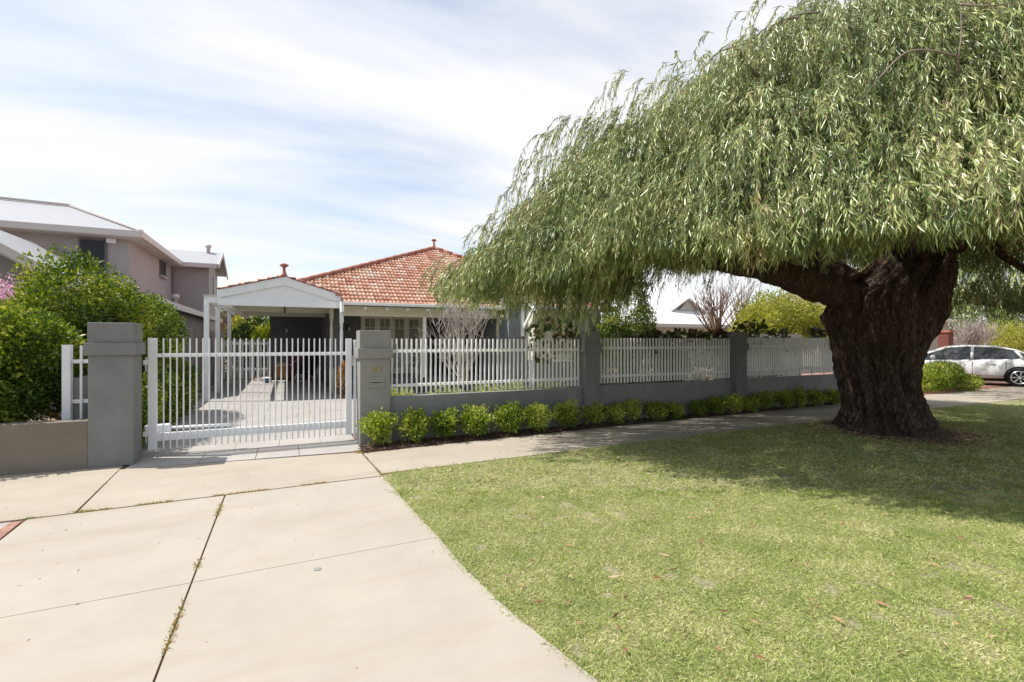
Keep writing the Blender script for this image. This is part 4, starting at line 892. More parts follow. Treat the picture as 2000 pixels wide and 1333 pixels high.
# bare multi-stem tree behind the first panel
def bare_tree(name, x, y, h, spread, n, label, m, r0=.03, seed=1, clear=.8, tw=4, thick=.004):
    e = empty(name, (x, y, 0), label, 'tree'); rnd = random.Random(seed); tr = MB(); br = MB()
    tr.tube([(x, y, 0), (x + .01, y, clear * .5), (x, y, clear)], [r0 * 1.3, r0 * 1.1, r0], 10)
    for i in range(n):
        a = rnd.uniform(0, 2 * pi); s = rnd.random(); z0 = clear + (h - clear) * .55 * (i / n); rr = r0 * .5 * (1 - .5 * i / n)
        d = Vector((cos(a), sin(a), .45 + rnd.random() * .5)).normalized(); p = Vector((x, y, z0)); pts = [p.copy()]
        ln = spread * (1 - .45 * i / n) * rnd.uniform(.7, 1.1)
        for k in range(6):
            d = (d + Vector((rnd.gauss(0, .08), rnd.gauss(0, .08), .16))).normalized(); p = p + d * ln / 6; pts.append(p.copy())
        br.tube(pts, [rr * (1 - .13 * k) for k in range(7)], 5, False)
        for q in range(tw):
            j = rnd.choice([2, 3, 4, 5]); p2 = pts[j].copy(); d2 = (Vector((rnd.gauss(0, 1), rnd.gauss(0, 1), .9))).normalized(); q2 = [p2.copy()]
            for k in range(4): d2 = (d2 + Vector((rnd.gauss(0, .12), rnd.gauss(0, .12), .22))).normalized(); p2 = p2 + d2 * ln * .12; q2.append(p2.copy())
            br.tube(q2, [thick * 1.3, thick * 1.1, thick, thick * .8, thick * .6], 4, False)
            for q_ in range(2):
                j2 = rnd.choice([1, 2, 3]); d3 = (d2 + Vector((rnd.gauss(0, .6), rnd.gauss(0, .6), rnd.gauss(.1, .3)))).normalized(); br.tube([q2[j2], q2[j2] + d3 * ln * .10, q2[j2] + d3 * ln * .17 + Vector((0, 0, .04))], [thick, thick * .8, thick * .5], 4, False)
    # central leader and upright shoots
    for k in range(9):
        ox, oy = rnd.gauss(0, spread * .22), rnd.gauss(0, spread * .2)
        br.tube([(x, y, clear), (x + ox * .5, y + oy * .5, clear + (h - clear) * .35), (x + ox, y + oy, h * rnd.uniform(.85, 1.0))], [r0 * .6, r0 * .35, .003], 5, False)
    tr.build('trunk', m, e, smooth=True); br.build('branches', m, e)
bare_tree('bare_tree', XatY(905, 12.0), 12.0, 3.75, 1.75, 34, 'leafless pale twiggy tree in front of the verandah behind the first picket panel', M['twigw'], seed=3, clear=.35, tw=6, thick=.0048)
bare_tree('bare_tree', XatY(1402, 14), 14.0, 4.3, 2.3, 22, 'leafless tan branched tree before the white roof', M['twigb'], r0=.08, seed=8, clear=1.4, thick=.008)
bare_tree('bare_tree', XatY(1452, 14.5), 14.5, 4.5, 2.0, 14, 'smaller leafless tree left of the yellow green tree', M['twigb'], r0=.07, seed=9, clear=1.6, thick=.008)
bare_tree('bare_shrub', XatY(1893, 12.5), 12.5, 2.9, 1.9, 60, 'grey leafless twiggy shrub behind the silver car', M['twigw'], r0=.05, seed=12, clear=.3, tw=7, thick=.008)

# vine along the fence
def vine(x0, x1, z0, z1, n, label, seed, hump=None, y=8.12):
    e = empty('climbing_vine', ((x0 + x1) / 2, y, 0), label, 'vine', 'red leaved vines on the picket fence'); X = x0 + (x1 - x0) * rng.random(n)
    nz = np.array([mnoise.noise(Vector((a * 1.6, seed, 0))) + .6 * mnoise.noise(Vector((a * 5, seed, 3))) for a in X]); top = z1 + .14 * nz
    if hump: top = top + hump[1] * np.exp(-((X - hump[0]) / hump[2]) ** 2)
    kx = np.array([mnoise.noise(Vector((a * 2.2, seed + 9, 0))) for a in X]) > -.22; X, top = X[kx], top[kx]; n = len(X); Z = z0 + (top - z0) * rng.random(n) ** .55; Yv = y + .10 * rng.normal(size=n)
    P = np.stack([X, Yv, Z], 1); D = rng.normal(size=(n, 3)) * .8 + np.array([0, -.6, -.3]); s = .075 + .055 * rng.random(n)
    # round leaves: hexagon fans
    D = nrm(D); A = nrm(np.cross(D, rng.normal(size=(n, 3)))); B = np.cross(D, A); ang = np.arange(7) * 2 * pi / 7
    V = np.empty((n, 7, 3))
    for k, a in enumerate(ang): V[:, k] = P + (A * cos(a) + B * sin(a)) * (s * .5 * (1 if k else .55))[:, None] + D * (s * .10 * (k % 2))[:, None]
    npmesh('foliage', V.reshape(-1, 3), np.arange(n * 7).reshape(n, 7), M['vine'], e)
    mb = MB()
    for k in range(int((x1 - x0) * 2) + 1):
        a = x0 + k * .5; mb.tube([(a, y, 0), (a + .05, y + .02, .7), (a - .04, y, 1.2), (a + random.gauss(0, .15), y, z1)], [.012, .01, .008, .004], 5, False)
    mb.build('stems', M['twigb'], e)
vine(4.15, 5.6, 1.2, 1.84, 240, 'red and green vine clump rising above the pickets at the second pillar', 3.3, (4.75, .17, .4))
vine(6.4, 9.4, 1.3, 1.80, 620, 'dark red vine trailing along the top of the second picket panel', 8.1, (8.4, .06, .6))
vine(9.4, 13.0, 1.3, 1.84, 560, 'red brown vine along the top of the third picket panel', 5.5, (10.2, .22, .5))
# garden hedges behind panels 2 and 3
def tree(name, label, cat, blobs, n, size, m, base, r0=.08, zmin=.1, **k):
    e = empty(name, base, label, cat); foliage('crown', blobs, n, size, m, e, zmin=zmin, **k); mb = MB(); top = max(b[0][2] for b in blobs)
    mb.tube([base, (base[0] + .05, base[1], top * .5), (blobs[0][0][0], blobs[0][0][1], top)], [r0, r0 * .8, r0 * .4], 8); branchy(mb, (base[0], base[1], top * .35), top * .5, 5, r0 * .5, .5, 1, rnd=random.Random(int(base[0] * 10))); mb.build('trunk', M['twigb'], e); return e
tree('garden_hedge', 'dark green hedge filling the view behind the second picket panel', 'hedge', [((7.6, 9.6, .9), (1.6, .6, .85)), ((10.2, 9.7, .9), (1.6, .6, .9)), ((12.3, 9.9, .9), (1.2, .6, .9)), ((6.6, 9.0, 1.1), (.9, .5, .8)), ((8.0, 9.1, 1.0), (1.0, .5, .75))], 24000, .07, M['dkleaf'], (8.5, 9.6, 0), .03)
x = XatY(1222, 12.5); tree('evergreen_tree', 'dark evergreen tree with yellow tips behind the second pillar', 'tree', [((x, 12.5, 2.4), (.75, .7, 1.9)), ((x + .5, 12.3, 1.9), (.5, .5, .8)), ((x - .5, 12.6, 1.6), (.55, .5, .9))], 16000, .07, M['hedge'], (x, 12.5, 0), .07)
x = XatY(1530, 12.5); tree('yellow_green_tree', 'bright yellow green leafy tree left of the big trunk beyond the fence', 'tree', [((x, 12.8, 2.4), (1.7, 1.1, 1.15)), ((x - 1.3, 12.6, 2.0), (1.0, .8, .9)), ((x + 1.4, 12.4, 2.2), (1.1, .9, 1.0))], 26000, .085, M['yleaf'], (x, 12.7, 0), .08, shell=.7, bumps=.4)
# right side
x = XatY(1962, 14.5); tree('yellow_green_shrub', 'yellow green shrub behind the roof of the silver car', 'shrub', [((x, 14.5, 1.7), (2.6, 1.2, 1.1)), ((x + 2.5, 13.5, 1.7), (2.4, 1.2, 1.3))], 14000, .11, M['yleaf'], (x, 14.5, 0), .05, shell=.6, bumps=.4)
x = XatY(1900, 20); tree('background_tree', 'dense green tree behind the bare shrub at far right', 'tree', [((x, 20, 3.2), (4.5, 2, 3)), ((x + 7, 19, 3.2), (5, 2, 3.2))], 20000, .2, M['dkleaf'], (x, 20, 0), .2, shell=.5)
bxs = XatY(1850, 8.25)
tree('low_bush', 'low rounded green bush right of the big trunk beside the footpath', 'bush', [((bxs, 8.4, .48), (.62, .6, .42)), ((bxs - 1.1, 8.3, .42), (.8, .6, .38)), ((bxs + .45, 8.1, .30), (.42, .5, .28))], 15000, .06, M['box'], (bxs, 8.3, 0), .03, zmin=.02)
# trees between the two houses
for (u, Y, z, r, m, lab) in ((500, 27, 1.3, (1.5, 1.2, 1.4), 'dkleaf', 'dark bush behind the rear picket gate'), (525, 25.5, 1.35, (.7, .8, 1.15), 'hedge', 'pale flowering green bush against the carport corner'), (478, 31, 1.6, (1.0, 1, 1.5), 'yleaf', 'yellowish bush beyond the pergola posts')):
    x = XatY(u, Y); tree('rear_bush', lab, 'bush', [((x, Y, z), r)], 5000, .14, M[m], (x, Y, 0), .06, shell=.6)
x = XatY(450, 40); bare_tree('bare_rear_tree', x, 40, 4.2, 2.4, 50, 'reddish leafless tree far behind the pergola', M['twigb'], r0=.08, seed=20, clear=.8, thick=.012)
x = XatY(462, 60); tree('distant_tree', 'distant tree on the skyline between the two houses', 'tree', [((x, 60, 3), (5, 3, 2.2))], 5000, .35, M['dkleaf'], (x, 60, 0), .2, shell=.6)

# ================================================================= BIG PEPPERMINT TREE
TC = Vector((9.92, 5.15, 0)); RT = Vector((CY, -SY, 0)); FW = Vector((SY, CY, 0))
pt = empty('peppermint_tree', TC, 'huge gnarled weeping tree with thick fibrous trunk on the lawn', 'tree')
lev = [(-.1, 0, 1.02), (.06, 0, .93), (.35, -.04, .79), (.73, -.12, .72), (1.1, -.17, .74), (1.3, -.16, .79), (1.5, -.12, .86), (1.68, -.08, .94), (2.05, -.06, 1.05), (2.35, .0, 1.04), (2.6, .16, .93), (2.85, .40, .76), (3.2, .60, .64), (3.7, .68, .58), (4.4, .62, .48), (5.4, .4, .34), (6.4, .2, .2), (7.2, .1, .08)]
hs_ = np.concatenate([np.linspace(-.1, 3.4, 120), np.linspace(3.45, 7.2, 40)]); la = np.array(lev)
off = np.interp(hs_, la[:, 0], la[:, 1]); rad = np.interp(hs_, la[:, 0], la[:, 2]) * np.interp(hs_, [0, .4, 2.5, 3.2, 8], [.73, .70, .77, .82, .86]); SEG = 180
V = []
for h, o_, r_ in zip(hs_, off, rad):
    for k in range(SEG):
        a = 2 * pi * k / SEG; d = RT * cos(a) + FW * sin(a)
        tw_ = a + h * .22
        p = Vector((cos(tw_) * 2.2, sin(tw_) * 2.2, h * .55))
        ridge = 1 - abs(mnoise.noise(p * 1.6)) * 2
        fine = 1 - abs(mnoise.noise(Vector((cos(tw_) * 7, sin(tw_) * 7, h * 1.1)))) * 2
        ff = mnoise.noise(Vector((cos(tw_) * 22, sin(tw_) * 22, h * 2.4)))
        lump = mnoise.noise(Vector((cos(a) * 1.1 + 4, sin(a) * 1.1, h * .9)))
        l2 = mnoise.noise(Vector((cos(a) * 2.3, sin(a) * 2.3 + 7, h * 1.7))); rr = r_ * (1 + .14 * lump + .10 * l2) + .12 * ridge + .07 * fine + .03 * ff - .095
        if h < .5: rr += (.5 - h) * .16 * max(0, mnoise.noise(Vector((cos(a) * 2.4, sin(a) * 2.4, 0))) + .3)
        def bump(ac, hc, wa, wh, amp):
            da = (a - ac + pi) % (2 * pi) - pi; return amp * math.exp(-(da / wa) ** 2 - ((h - hc) / wh) ** 2)
        rr += bump(pi, 2.0, .5, .32, .20) + bump(-pi / 2 - .5, 1.62, .7, .22, .15) + bump(-pi / 2 + .3, .3, .8, .28, .13) + bump(-pi / 2 + .7, 2.0, .5, .4, .12)
        rr -= bump(-pi / 2 - .5, 1.28, .7, .12, .06)
        V.append(tuple(TC + RT * o_ + d * max(rr * (1.0 if h < 3 else .95), .03) + Vector((0, 0, h))))
V = np.array(V); nl = len(hs_); idx = np.arange(nl * SEG).reshape(nl, SEG); nx_ = np.roll(idx, -1, axis=1)
T = np.stack([idx[:-1].ravel(), nx_[:-1].ravel(), nx_[1:].ravel(), idx[1:].ravel()], 1)
trunk = npmesh('trunk', V, T, M['bark'], pt, smooth=True)
# limbs
def CP(u, v, z):                          # a real point of the tree, measured off the photo at distance z
    r = (u - 1000) / F; return Vector((z * (SY + r * CY), z * (CY - r * SY), EYE + (667 - v) * z / F))
rl = random.Random(21)
def limb(pts, r0, r1, seg=18, rough=.12, sub=9):
    P = [Vector(p) for p in pts]; out = []; n = len(P)
    for i in range(n - 1):
        p0, p1, p2, p3 = P[max(i - 1, 0)], P[i], P[i + 1], P[min(i + 2, n - 1)]
        for k in range(sub):
            t = k / sub; out.append(.5 * ((2 * p1) + (-p0 + p2) * t + (2 * p0 - 5 * p1 + 4 * p2 - p3) * t * t + (-p0 + 3 * p1 - 3 * p2 + p3) * t ** 3))
    out.append(P[-1]); m_ = len(out)
    rs = [r0 + (r1 - r0) * (i / (m_ - 1)) ** .8 for i in range(m_)]
    mb = MB(); mb.tube(out, rs, seg)
    for i, v in enumerate(mb.v):
        q = Vector(v); c_ = out[min(i // seg, m_ - 1)]; nn = mnoise.noise(q * 3.2) + .5 * mnoise.noise(q * 9)
        mb.v[i] = tuple(c_ + (q - c_) * (1 + rough * 2 * nn))
    return mb, out
mains = []
def add_limb(pts, r0, r1, m='bark', **k):
    mb, o_ = limb(pts, r0, r1, **k); mb.build('limb', M[m], pt, smooth=True); mains.append((o_, r0, r1)); return o_
add_limb([CP(1720, 600, 8.9), CP(1655, 580, 8.7), CP(1600, 565, 8.4), CP(1520, 535, 8.0), CP(1440, 520, 7.7), CP(1350, 500, 7.4), CP(1230, 470, 7.1), CP(1100, 470, 6.9)], .36, .05)
add_limb([CP(1655, 560, 8.7), CP(1610, 520, 9.0), CP(1540, 470, 9.3), CP(1440, 420, 9.6), CP(1330, 380, 9.4)], .30, .06)
add_limb([CP(1780, 500, 8.9), CP(1740, 420, 8.4), CP(1680, 330, 7.6), CP(1600, 250, 6.9), CP(1545, 178, 6.4)], .34, .055)
add_limb([CP(1600, 215, 6.7), CP(1545, 178, 6.4), CP(1515, 152, 6.3), CP(1480, 148, 6.25), CP(1458, 125, 6.2), CP(1437, 92, 6.1)], .045, .016, m='twigm', sub=8, seg=10, rough=.05); mains.pop()
add_limb([CP(1830, 450, 8.8), CP(1850, 330, 8.0), CP(1870, 250, 7.0), CP(1880, 190, 6.2)], .30, .03); mains.pop()
add_limb([CP(1850, 480, 8.9), CP(1920, 470, 9.0), CP(1960, 500, 8.8), CP(2020, 540, 8.6)], .11, .05, sub=5)
add_limb([CP(1850, 470, 9.0), CP(1950, 330, 9.3), CP(2060, 260, 9.6), CP(2250, 230, 9.8)], .35, .06)
add_limb([CP(1760, 480, 9.2), CP(1700, 380, 10.2), CP(1600, 300, 11.2), CP(1500, 260, 11.6)], .34, .06)
add_limb([CP(1820, 470, 9.3), CP(1900, 350, 10.6), CP(1960, 260, 11.6)], .34, .06)

# ---- weeping crown
CC = np.array([9.7, 5.0])
edge = np.array([(1.75, 6.5), (2.3, 5.6), (2.9, 4.6), (3.3, 3.3), (4.1, 2.45), (5.5, 1.45), (7.4, .7), (9.7, .5), (12.5, 1.2), (14.4, 3.5), (14.8, 6), (13.2, 9.2), (9.9, 10.4), (6.4, 10.1), (3.9, 8.9), (2.4, 7.5)])
ea = np.arctan2(edge[:, 1] - CC[1], edge[:, 0] - CC[0]); er = np.hypot(edge[:, 0] - CC[0], edge[:, 1] - CC[1]); o_ = np.argsort(ea); ea, er = ea[o_], er[o_]
def Rad(a): return np.interp(a, np.concatenate([ea - 2 * pi, ea, ea + 2 * pi]), np.tile(er, 3))
TS = np.array([0, .10, .2, .37, .5, .62, .79, .9, 1.0]); TH = np.array([8.3, 8.1, 7.5, 6.6, 6.0, 5.3, 4.1, 3.25, 2.45])
def zcut(X, Yv, s, a):
    lo = np.interp(s, [0, .6, .8, 1.0], [3.0, 2.9, 2.55, 2.15])
    back = (np.sin(a) > .3) & (Yv > 6.9) & (X > 5.3); lo = np.where(back, np.maximum(lo, 3.55), lo)
    lo = np.where((X > 7.2) & (Yv < 6.2) & (s < .85), 3.2, lo)
    nearside = (np.cos(a + 2.0) > .3) & (s > .6); lo = np.where(nearside, np.maximum(lo, np.where(X > 5.5, 2.75, 2.5)), lo)
    lo = lo - .75 * np.exp(-((X - 4.5) ** 2 + (Yv - 6.0) ** 2) / .28) + .25 * np.exp(-((X - 5.8) ** 2 + (Yv - 6.3) ** 2) / .5)
    return lo
def strands(n, deep, seed):
    a = rng.random(n) * 2 * pi - pi; s = np.sqrt(rng.random(n)) ** .85
    R_ = Rad(a); X = CC[0] + R_ * s * np.cos(a); Yv = CC[1] + R_ * s * np.sin(a)
    lump = np.array([mnoise.noise(Vector((x * .75, y * .75, seed))) + .6 * mnoise.noise(Vector((x * 1.9, y * 1.9, seed + 5))) for x, y in zip(X, Yv)])
    fine_ = np.array([mnoise.noise(Vector((x * 2.6, y * 2.6, seed + 11))) for x, y in zip(X, Yv)]); H = np.interp(s, TS, TH) + 1.3 * np.clip(np.sin(a) - .15, 0, .7) * np.clip((s - .35) / .5, 0, 1) + .36 * lump + .30 * fine_; zc = zcut(X, Yv, s, a) + .32 * np.array([mnoise.noise(Vector((x * 1.3, y * 1.3, 9))) for x, y in zip(X, Yv)])
    if deep: H = H - .2 - (H - .2 - zc - .35).clip(.05) * rng.random(n) ** .8
    else: H = H - rng.exponential(.25, n)
    rear = (np.sin(a) > .35) & (s > .2); keep = ~(rear & (rng.random(n) < .25)); keep &= H > zc + .12
    if not deep: keep &= ~((fine_ < -.12) & (rng.random(n) < .6))
    lo = (np.cos(a) > .5) & (H < 4.6); keep &= ~(lo & (rng.random(n) < .5))
    X, Yv, H, a, s, zc = [q[keep] for q in (X, Yv, H, a, s, zc)]
    return np.stack([X, Yv, H], 1), a, s, zc
def clumped(nc, per, seed, raise_=0.0, lnx=1.0):
    """strands hung along arching branchlets, so the crown is built of layered sprays"""
    a = rng.random(nc) * 2 * pi - pi; s = np.sqrt(rng.random(nc)) ** .8 * .97; R_ = Rad(a) * .93
    bx = CC[0] + R_ * s * np.cos(a); by = CC[1] + R_ * s * np.sin(a)
    lump = np.array([mnoise.noise(Vector((x * .8, y * .8, seed))) for x, y in zip(bx, by)])
    bz = np.interp(s, TS, TH) + 1.3 * np.clip(np.sin(a) - .15, 0, .7) * np.clip((s - .35) / .5, 0, 1) + .62 * lump - .30 - .45 * rng.random(nc)
    az = a + rng.normal(size=nc) * .75; ln = .6 + 1.2 * rng.random(nc); ln *= np.where(s > .85, .75, 1) * lnx; bz = bz + raise_; lift = rng.uniform(.15, .5, nc) + .25 * raise_
    P, A, S, Cl = [], [], [], []
    for i in range(nc):
        m = int(per * rng.uniform(.6, 1.4)); t = rng.random(m) ** .8; d = np.array([cos(az[i]), sin(az[i])]); pd = np.array([-d[1], d[0]])
        w = rng.normal(size=m) * .11 * (1 + t); xy = np.array([bx[i], by[i]]) + d * (ln[i] * t)[:, None] + pd * w[:, None]
        z = bz[i] + ln[i] * (lift[i] * t - (.45 + .35 * s[i]) * t * t) + rng.normal(size=m) * .04
        P.append(np.column_stack([xy, z])); A.append(np.full(m, az[i]))
    P = np.concatenate(P); A = np.concatenate(A); q = P[:, :2] - CC; aa_ = np.arctan2(q[:, 1], q[:, 0]); ss = np.hypot(q[:, 0], q[:, 1]) / Rad(aa_)
    zc = zcut(P[:, 0], P[:, 1], np.minimum(ss, 1), aa_) + .3 * fnoise(np.column_stack([P[:, :2], np.zeros(len(P))]), 1.3, 4.0)
    keep = (P[:, 2] > zc + .12) & (ss < (1.02 if raise_ == 0 else 1.10)) & ~((np.cos(aa_) > .5) & (P[:, 2] < 4.6) & (rng.random(len(P)) < .5))
    return P[keep], A[keep], ss[keep], zc[keep]
Pa, aa, sa, za = clumped(1080, 33, 1.3); Pw, aw, sw, zw = clumped(260, 9, 1.3, .20, 1.2)
Pa = np.concatenate([Pa, Pw]); aa = np.concatenate([aa, aw]); sa = np.concatenate([sa, sw]); za = np.concatenate([za, zw]); Pb, ab, sb, zb = strands(24000, True, 1.3)
for (cx_, cy_, sd_, h0_, h1_, m_, zc_) in ((4.5, 6.15, .42, 2.5, 3.7, 750, 1.75), (4.0, 6.5, .35, 2.6, 3.4, 250, 2.0), (5.35, 6.6, .25, 2.7, 3.3, 70, 2.2), (7.4, 5.1, .5, 3.3, 4.3, 600, 2.95), (9.9, 3.7, .4, 3.9, 4.8, 300, 3.45), (6.6, 5.9, .5, 3.2, 3.9, 350, 2.65)):
    q_ = np.column_stack([cx_ + rng.normal(size=m_) * sd_, cy_ + rng.normal(size=m_) * sd_, h0_ + (h1_ - h0_) * rng.random(m_)]); aa_ = np.arctan2(q_[:, 1] - CC[1], q_[:, 0] - CC[0])
    Pb = np.concatenate([Pb, q_]); ab = np.concatenate([ab, aa_]); sb = np.concatenate([sb, np.full(m_, .7)]); zb = np.concatenate([zb, zc_ + .2 * rng.normal(size=m_)])
P0 = np.concatenate([Pa, Pb]); A0 = np.concatenate([aa, ab]); S0 = np.concatenate([sa, sb]); Z0 = np.concatenate([za, zb]); n = len(P0)
az = A0 + rng.normal(size=n) * .3 + .5 * np.array([mnoise.noise(Vector((p[0] * 1.1, p[1] * 1.1, p[2]))) for p in P0]); Ls = (.45 + .85 * rng.random(n)) * np.where(rng.random(n) < .1, 1.35, 1)
Ls = np.minimum(Ls, ((P0[:, 2] - Z0) / .72 * rng.uniform(.8, 1.25, n)).clip(.18)) * np.where(S0 > .85, .8, 1)
out_ = np.stack([np.cos(az), np.sin(az), .10 + .45 * rng.random(n)], 1); out_[:, :2] *= (.45 + .6 * rng.random(n))[:, None]
def spt(i, t): # point on strand i at t
    return P0[i] + out_[i] * (Ls[i] * .62 * (t - .25 * t * t))[:, None] - np.array([0, 0, 1]) * (Ls[i] * .80 * t ** 1.7)[:, None]
cnt = np.maximum(8, (Ls / .026)).astype(int); I = np.repeat(np.arange(n), cnt); k_ = np.concatenate([np.arange(c_) for c_ in cnt]); t = (k_ + rng.random(len(k_)) * .6) / np.repeat(cnt, cnt); t = .08 + t * .94
Q = spt(I, t); Q2 = spt(I, t + .03); Dl = nrm(Q2 - Q)
side = nrm(np.cross(Dl, rng.normal(size=Dl.shape)))
Dv = nrm(Dl * .75 + side * (.18 + .75 * rng.random(len(I)) ** 1.5)[:, None] + np.array([0, 0, -.45]))
near = 1.0
Ll = .065 + .075 * rng.random(len(I)); Wl = .009 + .0075 * rng.random(len(I))
kk = Q[:, 2] > 1.7
Vv, Tt = leaf_arrays(Q[kk], Dv[kk], Ll[kk], Wl[kk], fold=.22)
crown = npmesh('foliage', Vv, Tt, M['pep'], pt)
# twigs following the strands (three-sided)
ts = np.linspace(0, 1, 6); pts = np.stack([spt(np.arange(n), np.full(n, q)) for q in ts], 1)
ok = pts[:, -1, 2] > 1.7; pts = pts[ok]; m_ = len(pts)
rt = np.array([.0048, .0040, .0034, .0028, .002, .0012]); offs = np.array([(cos(q), sin(q), .0) for q in (0, 2.094, 4.188)])
Vt = (pts[:, :, None, :] + offs[None, None] * rt[None, :, None, None] * 1.0).reshape(-1, 3)
base = np.arange(m_)[:, None] * 18; Ft = []
for i in range(5):
    for k in range(3):
        k2 = (k + 1) % 3; Ft.append(np.concatenate([base + i * 3 + k, base + i * 3 + k2, base + (i + 1) * 3 + k2, base + (i + 1) * 3 + k], 1))
npmesh('twigs', Vt, np.concatenate(Ft), M['twigb'], pt)
# secondary branches reaching through the crown
sb_ = MB(); allp = [p for o2, _, _ in mains for p in o2[len(o2) // 4: int(len(o2) * .72)]]
allp = np.array([tuple(p) for p in allp]); sel = rng.choice(len(Pa), 420, replace=False)
for i in sel:
    e_ = Vector(Pa[i]) * 1.0 - Vector((0, 0, .45)) + (TC - Vector(Pa[i])).normalized() * .2; dd = np.linalg.norm(allp - Pa[i], axis=1); q = Vector(allp[np.argsort(dd)[rl.randint(0, 9)]])
    if e_.z < 3.3 or (e_ - q).length > 3.6 or (e_ - Vector((0, 0, 1.6))).length < 4.6: continue
    mid = q.lerp(e_, .5) + Vector((rl.gauss(0, .12), rl.gauss(0, .12), .18)); tail = e_ + Vector(out_[i]) * .3 + Vector((0, 0, -.1))
    sb_.tube([q, q.lerp(mid, .5) + Vector((rl.gauss(0, .06), rl.gauss(0, .06), .05)), mid, mid.lerp(e_, .55) + Vector((0, 0, .06)), e_, tail], [.020, .016, .013, .010, .007, .003], 6, False)
for ch in ([(1560, 35, 5.9), (1525, 42, 5.9), (1500, 60, 5.9), (1492, 100, 5.9)], [(1437, 92, 6.1), (1400, 105, 6.1), (1370, 135, 6.1), (1330, 150, 6.2)], [(1437, 92, 6.1), (1470, 85, 6.0), (1500, 110, 6.0)],
           [(1600, 25, 6), (1555, 30, 5.9), (1520, 48, 5.85)], [(1545, 178, 6.3), (1500, 190, 6.2), (1440, 210, 6.1), (1400, 240, 6.1)], [(1870, 110, 4.6), (1780, 100, 4.6), (1720, 150, 4.7), (1680, 200, 4.8)], [(1874, 10, 4.6), (1930, 12, 4.5), (2000, 5, 4.4)], [(1882, 200, 5.2), (1872, 130, 4.7), (1878, 60, 4.6), (1873, -20, 4.6)]):
    cm_, _ = limb([CP(*c_) for c_ in ch], .013, .003, seg=6, rough=.08, sub=6); sb_.add(cm_.v, cm_.f)
sb_.build('branches', M['twigm'], pt, smooth=True)

# second weeping tree farther right (across the drive)
tp2 = Vector((21.5, 5.6, 0)); t2 = empty('weeping_street_tree', tp2, 'second weeping tree farther along the verge at the right edge', 'tree')
mb, _ = limb([tp2, tp2 + Vector((.1, 0, 1.2)), tp2 + Vector((0, .1, 2.4)), tp2 + Vector((.2, 0, 4))], .5, .2); mb.build('trunk', M['bark'], t2, smooth=True)
mb, _ = limb([tp2 + Vector((0, 0, 1.9)), tp2 + Vector((-1.2, .8, 2.5)), tp2 + Vector((-2.6, 2.0, 2.9)), tp2 + Vector((-3.6, 3.4, 3.4))], .24, .06); mb.build('limb', M['bark'], t2, smooth=True)
n = 2600; a = rng.random(n) * 2 * pi; s = np.sqrt(rng.random(n)); P0 = np.stack([21.2 + 5.0 * s * np.cos(a), 7.2 + 4.6 * s * np.sin(a), np.interp(s, [0, .5, .8, 1], [6.6, 6.0, 4.9, 3.4]) - rng.exponential(.6, n)], 1)
P0 = P0[P0[:, 2] > 2.9]; n = len(P0); a = a[:n]; az = np.arctan2(P0[:, 1] - 7.2, P0[:, 0] - 21.2) + rng.normal(size=n) * .5; Ls = .6 + .9 * rng.random(n); out_ = np.stack([np.cos(az), np.sin(az), .3 * rng.random(n)], 1) * .7
cnt = np.full(n, 26); I = np.repeat(np.arange(n), cnt); t = np.tile(np.arange(26) / 26, n) + .02; Q = spt(I, t); Dl = nrm(spt(I, t + .03) - Q)
Dv = nrm(Dl + rng.normal(size=Dl.shape) * .3 + np.array([0, 0, -.3])); leaves('foliage', Q, Dv, .13 + .06 * rng.random(len(I)), .022 + .01 * rng.random(len(I)), M['pep'], t2)

